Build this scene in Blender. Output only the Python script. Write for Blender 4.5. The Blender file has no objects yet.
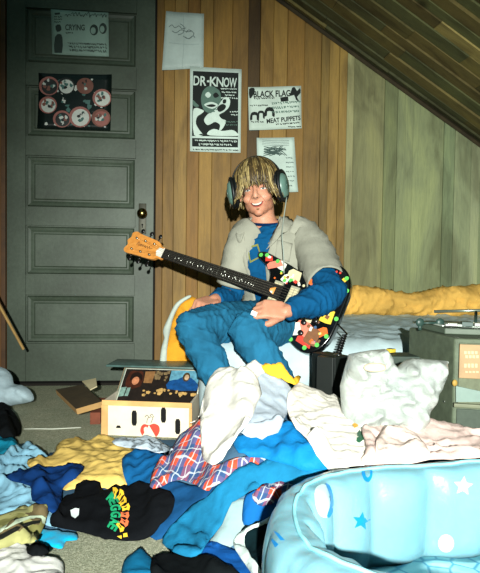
import bpy, bmesh, math, random
import numpy as np
from mathutils import Vector, Matrix
from mathutils.bvhtree import BVHTree
from mathutils.geometry import delaunay_2d_cdt
R = math.radians
PI = math.pi
scene = bpy.context.scene
col = scene.collection

# ------------------------------------------------------------------ camera frame
F = 600.0
CAM = Vector((0, 0, 0.63))
ROT = Matrix.Rotation(R(-6.3), 3, 'Z') @ Matrix.Rotation(PI/2 - R(2.15), 3, 'X') @ Matrix.Rotation(R(0.8), 3, 'Z')
CR, CU, CB = ROT.col[0].copy(), ROT.col[1].copy(), ROT.col[2].copy()
def ray(px, py):
    return ROT @ Vector(((px-240)/F, -(py-286.5)/F, -1.0))
def D(px, py, d):
    return CAM + ray(px, py)*d
def onY(px, py, Y):
    r = ray(px, py); return CAM + r*((Y-CAM.y)/r.y)
def onZ(px, py, z):
    r = ray(px, py); return CAM + r*((z-CAM.z)/r.z)

# ------------------------------------------------------------------ materials
def s2l(c):
    return tuple(((v/255)/12.92 if v/255 <= .04045 else ((v/255+.055)/1.055)**2.4) for v in c)
def rgba(c): return (*s2l(c), 1)
class NT:
    def __init__(s, name):
        s.m = bpy.data.materials.new(name); s.m.use_nodes = True
        s.t = s.m.node_tree; s.b = s.t.nodes['Principled BSDF']
    def n(s, typ, **kw):
        nd = s.t.nodes.new(typ)
        for k, v in kw.items():
            if k in nd.inputs.keys() if isinstance(k, str) else False: nd.inputs[k].default_value = v
            else: setattr(nd, k, v)
        return nd
    def l(s, a, b): s.t.links.new(a, b)
    def val(s, x):
        return x
    def math(s, op, a, b=None, c=None):
        nd = s.t.nodes.new('ShaderNodeMath'); nd.operation = op
        for i, v in enumerate((a, b, c)):
            if v is None: continue
            if isinstance(v, (int, float)): nd.inputs[i].default_value = v
            else: s.l(v, nd.inputs[i])
        return nd.outputs[0]
    def mix(s, fac, a, b, mode='MIX'):
        nd = s.t.nodes.new('ShaderNodeMix'); nd.data_type = 'RGBA'; nd.blend_type = mode
        for idx, v in ((0, fac), (6, a), (7, b)):
            if isinstance(v, (int, float)): nd.inputs[idx].default_value = v
            elif isinstance(v, tuple): nd.inputs[idx].default_value = v
            else: s.l(v, nd.inputs[idx])
        return nd.outputs[2]
    def coords(s, kind='Object', scale=(1,1,1), rot=(0,0,0)):
        tc = s.t.nodes.new('ShaderNodeTexCoord'); mp = s.t.nodes.new('ShaderNodeMapping')
        mp.inputs['Scale'].default_value = scale; mp.inputs['Rotation'].default_value = rot
        s.l(tc.outputs[kind], mp.inputs['Vector']); return mp.outputs[0]
    def noise(s, vec, scale, detail=4, rough=.55, dist=0):
        nd = s.t.nodes.new('ShaderNodeTexNoise'); nd.inputs['Scale'].default_value = scale
        nd.inputs['Detail'].default_value = detail; nd.inputs['Roughness'].default_value = rough
        nd.inputs['Distortion'].default_value = dist
        s.l(vec, nd.inputs['Vector']); return nd.outputs[0]
    def ramp(s, f, stops):
        nd = s.t.nodes.new('ShaderNodeValToRGB'); e = nd.color_ramp.elements
        while len(e) < len(stops): e.new(.5)
        for i, (p, c) in enumerate(stops): e[i].position = p; e[i].color = c
        s.l(f, nd.inputs[0]); return nd.outputs[0]
    def bump(s, h, strength=.3, dist=.01):
        nd = s.t.nodes.new('ShaderNodeBump'); nd.inputs['Strength'].default_value = strength
        nd.inputs['Distance'].default_value = dist; s.l(h, nd.inputs['Height']); s.l(nd.outputs[0], s.b.inputs['Normal'])
    def base(s, c):
        if isinstance(c, tuple): s.b.inputs['Base Color'].default_value = c
        else: s.l(c, s.b.inputs['Base Color'])
def dark(c, k): return tuple(max(0, min(255, v*k)) for v in c)
MATS = {}
def cloth(name, c, var=.12, weave=900, rough=.9, amp=.25, sheen=.0, scale=6):
    if name in MATS: return MATS[name]
    t = NT(name); v = t.coords()
    n1 = t.noise(v, scale, 5)
    t.base(t.ramp(n1, [(.3, rgba(dark(c, 1-var))), (.7, rgba(dark(c, 1+var)))]))
    n2 = t.noise(v, weave, 2); n3 = t.noise(v, 45, 4)
    h = t.math('MULTIPLY_ADD', n3, 3.0, n2)
    t.bump(h, amp, .004)
    t.b.inputs['Roughness'].default_value = rough
    t.b.inputs['Specular IOR Level'].default_value = .06
    t.b.inputs['Sheen Weight'].default_value = sheen
    MATS[name] = t.m; return t.m
def plain(name, c, rough=.5, spec=.4, metal=0, var=.05, scale=20, bump=0, trans=0, coat=0):
    if name in MATS: return MATS[name]
    t = NT(name); v = t.coords()
    n1 = t.noise(v, scale, 4)
    t.base(t.ramp(n1, [(.3, rgba(dark(c, 1-var))), (.7, rgba(dark(c, 1+var)))]))
    if bump: t.bump(t.noise(v, scale*8, 4), bump, .003)
    t.b.inputs['Roughness'].default_value = rough
    t.b.inputs['Specular IOR Level'].default_value = spec
    t.b.inputs['Metallic'].default_value = metal
    t.b.inputs['Transmission Weight'].default_value = trans
    t.b.inputs['Coat Weight'].default_value = coat
    MATS[name] = t.m; return t.m

# ------------------------------------------------------------------ objects
def tag(o, label=None, cat=None, group=None, kind=None):
    if label: o['label'] = label
    if cat: o['category'] = cat
    if group: o['group'] = group
    if kind: o['kind'] = kind
    return o
def empty(name, loc, label, cat, group=None):
    o = bpy.data.objects.new(name, None); o.location = loc; o.empty_display_size = .05
    col.objects.link(o); return tag(o, label, cat, group)
def wloc(p):
    v = Vector((0,0,0))
    while p is not None: v += p.location; p = p.parent
    return v
def mesh_obj(name, verts, faces, mats, parent=None, origin=None, smooth=True, fmat=None):
    """verts are world coordinates; the object's origin goes to origin (default base centre)."""
    me = bpy.data.meshes.new(name)
    vs = [Vector(v) for v in verts]
    if parent is not None: og = wloc(parent); loc = Vector((0,0,0))
    else:
        if origin is None:
            mn = [min(v[i] for v in vs) for i in range(3)]; mx = [max(v[i] for v in vs) for i in range(3)]
            origin = Vector(((mn[0]+mx[0])/2, (mn[1]+mx[1])/2, mn[2]))
        og = Vector(origin); loc = og
    me.from_pydata([v-og for v in vs], [], faces)
    if not isinstance(mats, (list, tuple)): mats = [mats]
    for m in mats: me.materials.append(m)
    if fmat is not None: me.polygons.foreach_set('material_index', fmat)
    if smooth: me.polygons.foreach_set('use_smooth', [True]*len(me.polygons))
    me.update()
    o = bpy.data.objects.new(name, me); o.location = loc; o.parent = parent
    col.objects.link(o); return o
class MB:
    """collects closed shapes in world coordinates."""
    def __init__(s): s.v = []; s.f = []; s.fm = []
    def add(s, vs, fs, mi=0):
        k = len(s.v); s.v += [Vector(v) for v in vs]
        s.f += [tuple(i+k for i in f) for f in fs]; s.fm += [mi]*len(fs); return s
    def box(s, c, size, M=None, bev=0, mi=0):
        bm = bmesh.new(); bmesh.ops.create_cube(bm, size=1)
        for v in bm.verts: v.co = Vector((v.co.x*size[0], v.co.y*size[1], v.co.z*size[2]))
        if bev: bmesh.ops.bevel(bm, geom=bm.edges[:], offset=bev, segments=2, profile=.6, affect='EDGES')
        M = M or Matrix.Identity(3); c = Vector(c)
        bm.verts.index_update()
        s.add([M @ v.co + c for v in bm.verts], [[v.index for v in f.verts] for f in bm.faces], mi); bm.free(); return s
    def ell(s, c, r, M=None, seg=20, rings=12, mi=0):
        M = M or Matrix.Identity(3); c = Vector(c); vs = []; fs = []
        for i in range(1, rings):
            th = PI*i/rings
            for j in range(seg):
                ph = 2*PI*j/seg
                vs.append(c + M @ Vector((r[0]*math.sin(th)*math.cos(ph), r[1]*math.sin(th)*math.sin(ph), r[2]*math.cos(th))))
        top = len(vs); vs.append(c + M @ Vector((0,0,r[2]))); vs.append(c - M @ Vector((0,0,r[2])))
        for i in range(rings-2):
            for j in range(seg):
                a = i*seg+j; b = i*seg+(j+1) % seg; fs.append((a, a+seg, b+seg, b))
        for j in range(seg):
            fs.append((top, j, (j+1) % seg)); k = (rings-2)*seg; fs.append((top+1, k+(j+1) % seg, k+j))
        return s.add(vs, fs, mi)
    def tube(s, pts, rad, seg=12, up=None, caps=True, mi=0, roundcap=False):
        pts = [Vector(p) for p in pts]; n = len(pts)
        rad = [(r, r) if isinstance(r, (int, float)) else r for r in (rad if isinstance(rad, (list, tuple)) and len(rad) == n else [rad]*n)]
        if roundcap:
            d0 = (pts[0]-pts[1]).normalized(); d1 = (pts[-1]-pts[-2]).normalized()
            a = rad[0]; b = rad[-1]
            pts = [pts[0]+d0*a[0]*.9, pts[0]+d0*a[0]*.6] + pts + [pts[-1]+d1*b[0]*.6, pts[-1]+d1*b[0]*.9]
            rad = [(a[0]*.35, a[1]*.35), (a[0]*.78, a[1]*.78)] + rad + [(b[0]*.78, b[1]*.78), (b[0]*.35, b[1]*.35)]; n = len(pts)
        tan = []
        for i in range(n):
            t = (pts[min(i+1, n-1)]-pts[max(i-1, 0)]); tan.append(t.normalized() if t.length > 1e-9 else Vector((0,0,1)))
        u = Vector(up) if up is not None else (Vector((0,0,1)) if abs(tan[0].z) < .9 else Vector((1,0,0)))
        vs = []
        for i in range(n):
            t = tan[i]; u = (u - t*u.dot(t))
            if u.length < 1e-6: u = t.orthogonal()
            u.normalize(); w = t.cross(u)
            for j in range(seg):
                a = 2*PI*j/seg
                vs.append(pts[i] + u*(math.cos(a)*rad[i][0]) + w*(math.sin(a)*rad[i][1]))
        fs = []
        for i in range(n-1):
            for j in range(seg):
                a = i*seg+j; b = i*seg+(j+1) % seg; fs.append((a, b, b+seg, a+seg))
        if caps:
            fs.append(tuple(range(seg-1, -1, -1))); fs.append(tuple(range((n-1)*seg, n*seg)))
        return s.add(vs, fs, mi)
    def cyl(s, a, b, r, seg=20, mi=0, bev=0):
        a = Vector(a); b = Vector(b); d = (b-a).normalized()
        if bev: return s.tube([a, a+d*bev, b-d*bev, b], [r-bev, r, r, r-bev], seg, mi=mi)
        return s.tube([a, b], [r, r], seg, mi=mi)
    def build(s, name, mats, parent=None, smooth=True, origin=None):
        return mesh_obj(name, s.v, s.f, mats, parent, origin, smooth, s.fm)
def remesh(o, voxel, smooth_it=2, fac=.5):
    m = o.modifiers.new('r', 'REMESH'); m.mode = 'VOXEL'; m.voxel_size = voxel; m.use_smooth_shade = True
    if smooth_it:
        s = o.modifiers.new('s', 'SMOOTH'); s.iterations = smooth_it; s.factor = fac
    return bake(o)
def bake(o):
    dg = bpy.context.evaluated_depsgraph_get(); dg.update()
    me = bpy.data.meshes.new_from_object(o.evaluated_get(dg)); old = o.data
    mats = [m for m in old.materials]
    o.modifiers.clear(); o.data = me
    me.materials.clear()
    for m in mats: me.materials.append(m)
    me.polygons.foreach_set('use_smooth', [True]*len(me.polygons)); return o
def bevel(o, w=.004, seg=2, ang=40):
    m = o.modifiers.new('b', 'BEVEL'); m.width = w; m.segments = seg; m.limit_method = 'ANGLE'; m.angle_limit = R(ang); return o
def bvh_of(*objs):
    vs = []; fs = []
    for o in objs:
        k = len(vs); L = wloc(o)
        vs += [v.co+L for v in o.data.vertices]; fs += [[i+k for i in p.vertices] for p in o.data.polygons]
    return BVHTree.FromPolygons(vs, fs)
def crom(pts, sub=4, closed=True):
    n = len(pts); out = []
    P = [np.array(p, float) for p in pts]
    rng = range(n) if closed else range(n-1)
    for i in rng:
        if closed: a, b, c, d = P[(i-1) % n], P[i], P[(i+1) % n], P[(i+2) % n]
        else: a, b, c, d = P[max(i-1, 0)], P[i], P[i+1], P[min(i+2, n-1)]
        for k in range(sub):
            t = k/sub
            out.append(.5*((2*b)+(-a+c)*t+(2*a-5*b+4*c-d)*t*t+(-a+3*b-3*c+d)*t**3))
    if not closed: out.append(P[-1])
    return [tuple(p) for p in out]
def fill(poly, step=None, rnd=None):
    """CDT of a closed 2-D polygon, with interior grid points."""
    poly = [tuple(p) for p in poly]; n = len(poly)
    vs = [Vector(p) for p in poly]
    if step:
        A = np.array(poly); mn = A.min(0); mx = A.max(0)
        xs = np.arange(mn[0]+step/2, mx[0], step); ys = np.arange(mn[1]+step/2, mx[1], step*.87)
        gx, gy = np.meshgrid(xs, ys); gx = gx + (np.arange(len(ys)) % 2)[:, None]*step*.5
        gx = gx.ravel(); gy = gy.ravel()
        ins = inside(gx, gy, A) & (dist(gx, gy, A) > step*.4)
        vs += [Vector((x, y)) for x, y in zip(gx[ins], gy[ins])]
    r = delaunay_2d_cdt(vs, [], [list(range(n))], 1, 1e-7)
    return [tuple(v) for v in r[0]], [tuple(f) for f in r[2]]
def inside(x, y, A):
    x = np.asarray(x); y = np.asarray(y); c = np.zeros(x.shape, bool); n = len(A)
    for i in range(n):
        x1, y1 = A[i]; x2, y2 = A[(i+1) % n]
        if y1 == y2: continue
        c ^= ((y1 > y) != (y2 > y)) & (x < (x2-x1)*(y-y1)/(y2-y1)+x1)
    return c
def dist(x, y, A):
    d = np.full(np.shape(x), 1e9); n = len(A)
    for i in range(n):
        p = A[i]; q = A[(i+1) % n]; e = q-p; L = max(e@e, 1e-12)
        t = np.clip(((x-p[0])*e[0]+(y-p[1])*e[1])/L, 0, 1)
        d = np.minimum(d, np.hypot(x-p[0]-t*e[0], y-p[1]-t*e[1]))
    return d
def decal(name, poly, bvh, mat, parent, off=.0008, step=None, maxd=9, closed_sm=0, emax=.4):
    """a printed or stuck shape laid on a surface (poly in picture pixels)."""
    if closed_sm: poly = crom(poly, closed_sm)
    vs, fs = fill(poly, step)
    out = []; ok = []
    for p in vs:
        r = ray(p[0], p[1]).normalized()
        h = bvh.ray_cast(CAM, r, maxd)
        if h[0] is None: out.append(CAM); ok.append(False); continue
        n = h[1]
        if n.dot(r) > 0: n = -n
        out.append(h[0]+n*off-r*off*.5); ok.append(True)
    fs = [f for f in fs if all(ok[i] for i in f) and max((out[f[0]]-out[f[1]]).length, (out[f[1]]-out[f[2]]).length) < emax]
    if not fs: return None
    used = sorted({i for f in fs for i in f}); mp = {i: k for k, i in enumerate(used)}
    o = mesh_obj(name, [out[i] for i in used], [tuple(mp[i] for i in f) for f in fs], mat, parent)
    return o
def circle(cx, cy, rx, ry=None, n=14, a0=0):
    ry = ry or rx
    return [(cx+rx*math.cos(a0+2*PI*i/n), cy+ry*math.sin(a0+2*PI*i/n)) for i in range(n)]
def star(cx, cy, r, r2=None, rot=0, n=5):
    r2 = r2 or r*.45
    return [(cx+(r if i % 2 == 0 else r2)*math.sin(rot+PI*i/n), cy-(r if i % 2 == 0 else r2)*math.cos(rot+PI*i/n)) for i in range(2*n)]
def text2d(s, bold=.0, shear=0, space=1):
    cu = bpy.data.curves.new('t', 'FONT'); cu.body = s; cu.align_x = 'CENTER'; cu.align_y = 'CENTER'
    cu.offset = bold; cu.shear = shear; cu.space_character = space; cu.resolution_u = 3
    ob = bpy.data.objects.new('t', cu); col.objects.link(ob)
    dg = bpy.context.evaluated_depsgraph_get(); dg.update()
    me = bpy.data.meshes.new_from_object(ob.evaluated_get(dg))
    bm = bmesh.new(); bm.from_mesh(me); bmesh.ops.triangulate(bm, faces=bm.faces[:])
    bm.verts.index_update()
    vs = [(v.co.x, v.co.y) for v in bm.verts]; fs = [tuple(v.index for v in f.verts) for f in bm.faces]
    bm.free(); bpy.data.objects.remove(ob); bpy.data.curves.remove(cu); bpy.data.meshes.remove(me)
    A = np.array(vs); mn = A.min(0); mx = A.max(0); c = (mn+mx)/2
    A = (A-c)/(mx-mn)      # unit box centred
    return A, fs
def decal_text(name, s, fmap, bvh, mat, parent, off=.0012, bold=0, shear=0, space=1):
    """fmap maps the unit box (u,v in -.5...5, v up) to picture pixels."""
    A, fs = text2d(s, bold, shear, space)
    out = []
    for u, v in A:
        px, py = fmap(u, v); r = ray(px, py).normalized(); h = bvh.ray_cast(CAM, r, 9)
        if h[0] is None: return None
        n = h[1]; n = -n if n.dot(r) > 0 else n
        out.append(h[0]+n*off-r*off*.5)
    return mesh_obj(name, out, fs, mat, parent)
def tmap(cx, cy, w, h, ang=0):
    a = R(ang)
    return lambda u, v: (cx+u*w*math.cos(a)+v*h*math.sin(a), cy+u*w*math.sin(a)-v*h*math.cos(a))

# value noise on numpy arrays
def vnoise(x, y, seed=0):
    rs = np.random.RandomState(seed % 9973); T = rs.rand(64, 64)
    xi = np.floor(x).astype(int); yi = np.floor(y).astype(int); fx = x-xi; fy = y-yi
    fx = fx*fx*(3-2*fx); fy = fy*fy*(3-2*fy)
    g = lambda i, j: T[i % 64, j % 64]
    return (g(xi, yi)*(1-fx)+g(xi+1, yi)*fx)*(1-fy)+(g(xi, yi+1)*(1-fx)+g(xi+1, yi+1)*fx)*fy
def folds(x, y, lam=.07, theta=0, seed=0, warp=1.2, sharp=1.6):
    """creased cloth relief, about 0..1"""
    wx = vnoise(x/(lam*2.2), y/(lam*2.2), seed+1); wy = vnoise(x/(lam*2.2)+9, y/(lam*2.2)+3, seed+2)
    out = 0; tot = 0
    for k, (dth, sc, w) in enumerate(((0, 1, 1.), (.7, 1.35, .6), (-.9, .62, .45), (1.9, .45, .28))):
        th = theta+dth; ph = (x*math.cos(th)+y*math.sin(th))/(lam*sc) + warp*(wx*math.cos(k)+wy*math.sin(k+1))*1.8 + seed*.37
        rdg = (1-np.abs(np.sin(PI*ph)))**sharp
        am = vnoise(x/(lam*3)+k*5, y/(lam*3)+7*k, seed+5+k)
        out = out + w*rdg*(.25+1.2*am); tot += w
    return out/tot
# ================================================================== ROOM
WY = 3.12
rnd = random.Random(5)
def wood_mat(name, grain=(1,1,1), dist=1.5, contrast=.35, rough=.6, bumpk=.35):
    t = NT(name); at = t.t.nodes.new('ShaderNodeAttribute'); at.attribute_name = 'plank'
    v = t.coords('Object', grain)
    n = t.noise(v, 5, 6, .6, dist); n2 = t.noise(v, 26, 5, .65, .6)
    m = t.math('MULTIPLY_ADD', n2, .6, t.math('MULTIPLY', n, .8))
    r = t.ramp(m, [(.38, (1-contrast, 1-contrast*1.12, 1-contrast*1.25, 1)), (.55, (.95, .95, .95, 1)), (.78, (1+contrast*.55, 1+contrast*.5, 1+contrast*.4, 1))])
    c = t.mix(1.0, at.outputs['Color'], r, 'MULTIPLY')
    n0 = t.noise(t.coords('Object', (grain[0]*.3, grain[1]*.3, grain[2]*1.3)), 2.2, 4, .6, .8)
    c = t.mix(1.0, c, t.ramp(n0, [(.34, (.62, .60, .58, 1)), (.5, (1, 1, 1, 1)), (.68, (1.3, 1.28, 1.15, 1))]), 'MULTIPLY')
    # knots
    vo = t.t.nodes.new('ShaderNodeTexVoronoi'); vo.inputs['Scale'].default_value = 1.7
    t.l(t.coords('Object', (1.6, 1, .75)), vo.inputs['Vector'])
    k = t.ramp(vo.outputs['Distance'], [(.03, (.35, .3, .25, 1)), (.09, (1, 1, 1, 1))])
    c = t.mix(1.0, c, k, 'MULTIPLY')
    t.base(c); t.b.inputs['Roughness'].default_value = rough; t.b.inputs['Specular IOR Level'].default_value = .3
    t.bump(m, bumpk, .004); return t.m
def set_planks(o, cols):
    a = o.data.color_attributes.new('plank', 'FLOAT_COLOR', 'CORNER'); arr = []
    for p in o.data.polygons: arr += list(cols[p.index])*p.loop_total
    a.data.foreach_set('color', arr)
A0 = onY(285, 0, WY); B0 = onY(480, 141, WY)
slope = (B0.z-A0.z)/(B0.x-A0.x)
ceilz = lambda x: A0.z + slope*(x-A0.x)
ZTOP = 2.45

# --- back wall planks
wood = wood_mat('old_wall_boards', (9, 9, .55))
seams = [(-9, (62, 40, 18)), (156, (92, 62, 28)), (163, (118, 84, 38)), (174, (138, 104, 56)), (187, (120, 78, 32)), (199, (142, 104, 50)), (212, (116, 82, 38)), (231, (98, 68, 32)), (247, (66, 46, 22)), (259, (130, 94, 44)),
         (272, (148, 110, 54)), (286, (120, 84, 38)), (303, (98, 72, 36)), (320, (104, 84, 46)), (328, (138, 108, 58)), (338, (142, 112, 60)), (346, (128, 118, 84)),
         (353, (104, 98, 68)), (384, (92, 92, 64)), (397, (104, 104, 76)), (413, (110, 110, 80)), (444, (104, 108, 80)), (455, (116, 116, 88)), (472, (126, 124, 96)), (481, (104, 106, 80)), (505, (116, 114, 86)), (530, (100, 100, 74)), (560, (110, 108, 80)), (590, None)]
DX0 = onY(6.5, 200, WY).x; DX1 = onY(154.5, 200, WY).x
verts = []; faces = []; cols = []
def plank(x0, x1, z0, z1a, z1b, y, th, c):
    k = len(verts); g = .0006; x0 += g; x1 -= g; b = .0016
    P = [(x0, y+b, z0), (x0+b, y, z0), (x1-b, y, z0), (x1, y+b, z0), (x1, y+th, z0), (x0, y+th, z0)]
    for p in P: verts.append(p)
    for p in P:
        t = (p[0]-x0)/(x1-x0); verts.append((p[0], p[1], z1a*(1-t)+z1b*t))
    for i in range(6):
        j = (i+1) % 6; faces.append((k+i, k+j, k+j+6, k+i+6)); cols.append(c)
    faces.append((k+11, k+10, k+9, k+8, k+7, k+6)); cols.append(c)
    faces.append((k, k+1, k+2, k+3, k+4, k+5)); cols.append(c)
for (p0, c), (p1, _) in zip(seams[1:], seams[2:]):
    x0 = onY(p0, 150, WY).x; x1 = onY(p1, 150, WY).x
    if p0 >= 346: c = dark(c, 1.1)  # right-hand boards lightened: the hazy light there is put into their colour
    elif c != (66, 46, 22): c = tuple(a*.55+b*.45 for a, b in zip(c, (122, 88, 42)))
    wall_c = (*s2l(tuple(v*k for v, k in zip(c, (1.0, 1.07, 1.08)))), 1)
    yy = WY + rnd.choice([-.002, 0, .002, .004])
    if c == (66, 46, 22): yy = WY + .014
    plank(x0, x1, 0, min(ZTOP, ceilz(x0)+.02), min(ZTOP, ceilz(x1)+.02), yy, .03, wall_c)
for x0, x1 in ((-1.25, -1.08), (-1.08, -.93), (-.93, DX0)):
    plank(x0, x1, 0, ZTOP, ZTOP, WY, .03, (*s2l((96, 64, 30)), 1))
DTOP = 2.075
plank(DX0, DX1, DTOP, ZTOP, ZTOP, WY, .03, (*s2l((80, 56, 28)), 1))
o = mesh_obj('wall_back', verts, faces, wood, smooth=False); set_planks(o, cols); tag(o, kind='structure')
wall_back = o
bk = MB().box((.4, WY+.06, 1.2), (3.6, .04, 2.5)).build('wall_backing', plain('dark_gap', (22, 18, 12), .9), smooth=False); tag(bk, kind='structure')
# jamb strip at far left
tr = MB().box((DX0-.012, WY-.008, 1.03), (.022, .02, 2.06), bev=.002).build('trim_1', plain('jamb_brown', (78, 52, 26), .6, var=.2, scale=9), smooth=False); tag(tr, kind='structure')

# --- side walls of the attic
xr = A0.x + (.78-A0.z)/slope
sw = MB().box((xr+.03, 1.5, .39), (.05, 3.3, .80)).build('wall_right', plain('grey_boards', (105, 104, 80), .8, var=.2, scale=3), smooth=False); tag(sw, kind='structure')
sw = MB().box((-1.29, 1.5, 1.2), (.05, 3.3, 2.45)).build('wall_left', plain('brown_boards', (96, 66, 34), .8, var=.25, scale=3), smooth=False); tag(sw, kind='structure')

# --- sloping ceiling of short lapped boards
verts = []; faces = []; cols = []
E = Vector((1, 0, slope)).normalized(); N = Vector((slope, 0, -1)).normalized()   # N points down into the room
if N.z > 0: N = -N
P0 = Vector((A0.x, 0, A0.z)); s0 = -(ZTOP-A0.z)/abs(E.z)*1.0; s1 = (A0.z-.74)/abs(E.z)
y = WY+.02; row = 0
while y > -.4:
    w = rnd.choice([.07, .085, .1]); s = s0 - rnd.random()*.5
    while s < s1:
        L = rnd.choice([.25, .4, .6, .9]); a = max(s, s0); b = min(s+L, s1)
        if b > a+.01:
            h = rnd.uniform(0, .009); k = len(verts)
            for (ss, yy, hh) in ((a+.001, y, h), (b-.001, y, h), (b-.001, y-w+.002, h+.007), (a+.001, y-w+.002, h+.007)):
                verts.append(P0+E*ss+Vector((0, yy, 0))+N*hh)
            for (ss, yy) in ((a+.001, y), (b-.001, y), (b-.001, y-w+.002), (a+.001, y-w+.002)):
                verts.append(P0+E*ss+Vector((0, yy, 0))-N*.02)
            base = rnd.choice([(66, 56, 34), (76, 62, 38), (58, 54, 36), (84, 70, 42), (70, 66, 44), (62, 58, 40)])
            if rnd.random() < .05: base = (112, 92, 58)
            c = (*s2l(dark(tuple(a*b for a, b in zip(base, (1.22, 1.34, 1.3))), rnd.uniform(.88, 1.12))), 1)
            for f in ((0,1,2,3), (7,6,5,4), (0,4,5,1), (1,5,6,2), (2,6,7,3), (3,7,4,0)):
                faces.append(tuple(k+i for i in f)); cols.append(c)
        s += L
    y -= w; row += 1
t_ = Matrix.Rotation(0, 3, 'Z')
ceil = mesh_obj('ceiling', verts, faces, wood_mat('roof_boards', (2.5, 16, 2.5), 1, .3, .75, .4), smooth=False, origin=P0)
set_planks(ceil, cols); tag(ceil, kind='structure')
# batten along the joint of ceiling and wall
m = MB(); m.tube([P0+E*(s0)+Vector((0, WY-.012, 0))+N*.022, P0+E*s1+Vector((0, WY-.012, 0))+N*.022], [(.012, .012)]*2, 4, caps=True)
o = m.build('trim_2', plain('dark_batten', (52, 44, 26), .8, var=.2, scale=10), smooth=False); tag(o, kind='structure')

# --- floor
t = NT('carpet'); v = t.coords()
n1 = t.noise(v, 160, 3, .8); n2 = t.noise(v, 7, 4); n3 = t.noise(v, 420, 2, .7)
c = t.ramp(t.math('MULTIPLY_ADD', n3, .5, t.math('MULTIPLY', n1, .5)), [(.30, rgba((104, 110, 90))), (.5, rgba((178, 182, 158))), (.66, rgba((236, 236, 216)))])
c2 = t.mix(1.0, c, t.ramp(n2, [(.3, (.82, .86, .8, 1)), (.7, (1.08, 1.05, 1, 1))]), 'MULTIPLY')
t.base(c2); t.b.inputs['Roughness'].default_value = .95; t.b.inputs['Specular IOR Level'].default_value = .1
t.bump(t.math('ADD', n1, n3), .9, .012)
fl = MB().box((.35, 1.35, -.02), (3.4, 3.7, .04)).build('floor', t.m, smooth=False); tag(fl, kind='structure')

# --- door
t = NT('door_paint'); v = t.coords()
n1 = t.noise(v, 3, 5); n2 = t.noise(v, 60, 3); n3 = t.noise(t.coords('Object', (1, 1, .2)), 20, 4)
c = t.ramp(t.math('MULTIPLY_ADD', n2, .25, t.math('MULTIPLY', n1, .8)), [(.3, rgba((50, 58, 46))), (.5, rgba((64, 75, 62))), (.75, rgba((84, 96, 82)))])
t.base(c); t.b.inputs['Roughness'].default_value = .5; t.b.inputs['Specular IOR Level'].default_value = .35
t.bump(t.math('ADD', n3, n2), .12, .003); dm = t.m
DY = WY-.004; DZ0 = .022
px0, px1 = onY(25.5, 200, DY).x, onY(135.5, 200, DY).x
zz = lambda y: onY(80, y, DY).z
pan = [(zz(10), zz(64.5)), (zz(87), zz(138)), (zz(156.5), zz(208.5)), (zz(226), zz(275.5)), (zz(295), zz(343.5))]
m = MB(); th = .035
def fbox(m, x0, x1, z0, z1, y0, y1, bev=0): m.box(((x0+x1)/2, (y0+y1)/2, (z0+z1)/2), (x1-x0, y1-y0, z1-z0), bev=bev)
fbox(m, DX0+.003, px0, DZ0, DTOP, DY, DY+th); fbox(m, px1, DX1-.004, DZ0, DTOP, DY, DY+th)
edges = [DTOP] + [v for p in pan for v in p] + [DZ0]
for i in range(0, len(edges), 2): fbox(m, px0+.0012, px1-.0012, edges[i+1], edges[i], DY+.0006, DY+th)
door = m.build('door_1', dm, smooth=False, origin=((DX0+DX1)/2, DY, DZ0)); tag(door, kind='structure')
for z1, z0 in pan:
    m = MB(); a = .010; rings = [(0, .017), (.006, .017), (.012, .006), (.024, .010), (.034, .016), (.040, .0155), (.046, .009)]
    vs = []; fs = []
    for ins, dep in rings:
        vs += [(px0+ins, DY+dep, z0+ins), (px1-ins, DY+dep, z0+ins), (px1-ins, DY+dep, z1-ins), (px0+ins, DY+dep, z1-ins)]
    for i in range(len(rings)-1):
        for j in range(4): fs.append((i*4+j, i*4+(j+1) % 4, i*4+4+(j+1) % 4, i*4+4+j))
    k = (len(rings)-1)*4; fs.append((k, k+1, k+2, k+3))
    m.add(vs, fs); m.build('panel', dm, door, smooth=False)
m = MB(); hx = onY(142.5, 212, DY).x; z1 = zz(202); z0 = zz(233)
m.box((hx, DY-.002, (z0+z1)/2), (.038, .005, z1-z0), bev=.0015)
pl = m.build('escutcheon', plain('bronze_plate', (46, 46, 36), .45, .5, .6, var=.2), door)
m = MB(); kz = zz(212.5)
m.cyl((hx, DY-.004, kz), (hx, DY-.03, kz), .010); m.ell((hx, DY-.045, kz), (.026, .019, .026))
m.build('door_handle', plain('dark_brass', (120, 104, 60), .22, .6, 1, var=.1), door)
m = MB(); m.tube([(hx, DY-.0052, kz-.055), (hx, DY-.0056, kz-.055)], [.005, .005], 12); m.box((hx, DY-.0054, kz-.064), (.004, .001, .014))
m.build('keyhole', plain('black_hole', (6, 6, 5), .9), door)
th_ = MB().box(((DX0+DX1)/2, DY+.02, .006), (DX1-DX0, .06, .012)).build('trim_3', plain('dark_gap', (22, 18, 12)), smooth=False); tag(th_, kind='structure')  # near-black sill strip; shade of the gap under the door is in its colour

# ================================================================== LIGHT AND CAMERA
def spot(name, loc, target, energy, size, angle, blend, colr):
    l = bpy.data.lights.new(name, 'SPOT'); l.energy = energy; l.shadow_soft_size = size; l.spot_size = R(angle); l.spot_blend = blend; l.color = colr
    o = bpy.data.objects.new(name, l); o.location = loc; d = Vector(target)-Vector(loc)
    o.rotation_euler = d.to_track_quat('-Z', 'Y').to_euler(); col.objects.link(o); return o
spot('camera_flash', CAM + CB*.9 + CR*.08 + CU*.22, D(300, 350, 3), 860, .02, 62, .9, (.97, 1, .93))
w = bpy.data.worlds.new('room_dark'); scene.world = w; w.use_nodes = True
bg = w.node_tree.nodes['Background']; bg.inputs[0].default_value = (.5, .9, .85, 1); bg.inputs[1].default_value = .18
cd = bpy.data.cameras.new('camera'); cd.sensor_fit = 'VERTICAL'; cd.sensor_height = 24; cd.lens = 24*F/573; cd.clip_start = .02
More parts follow.
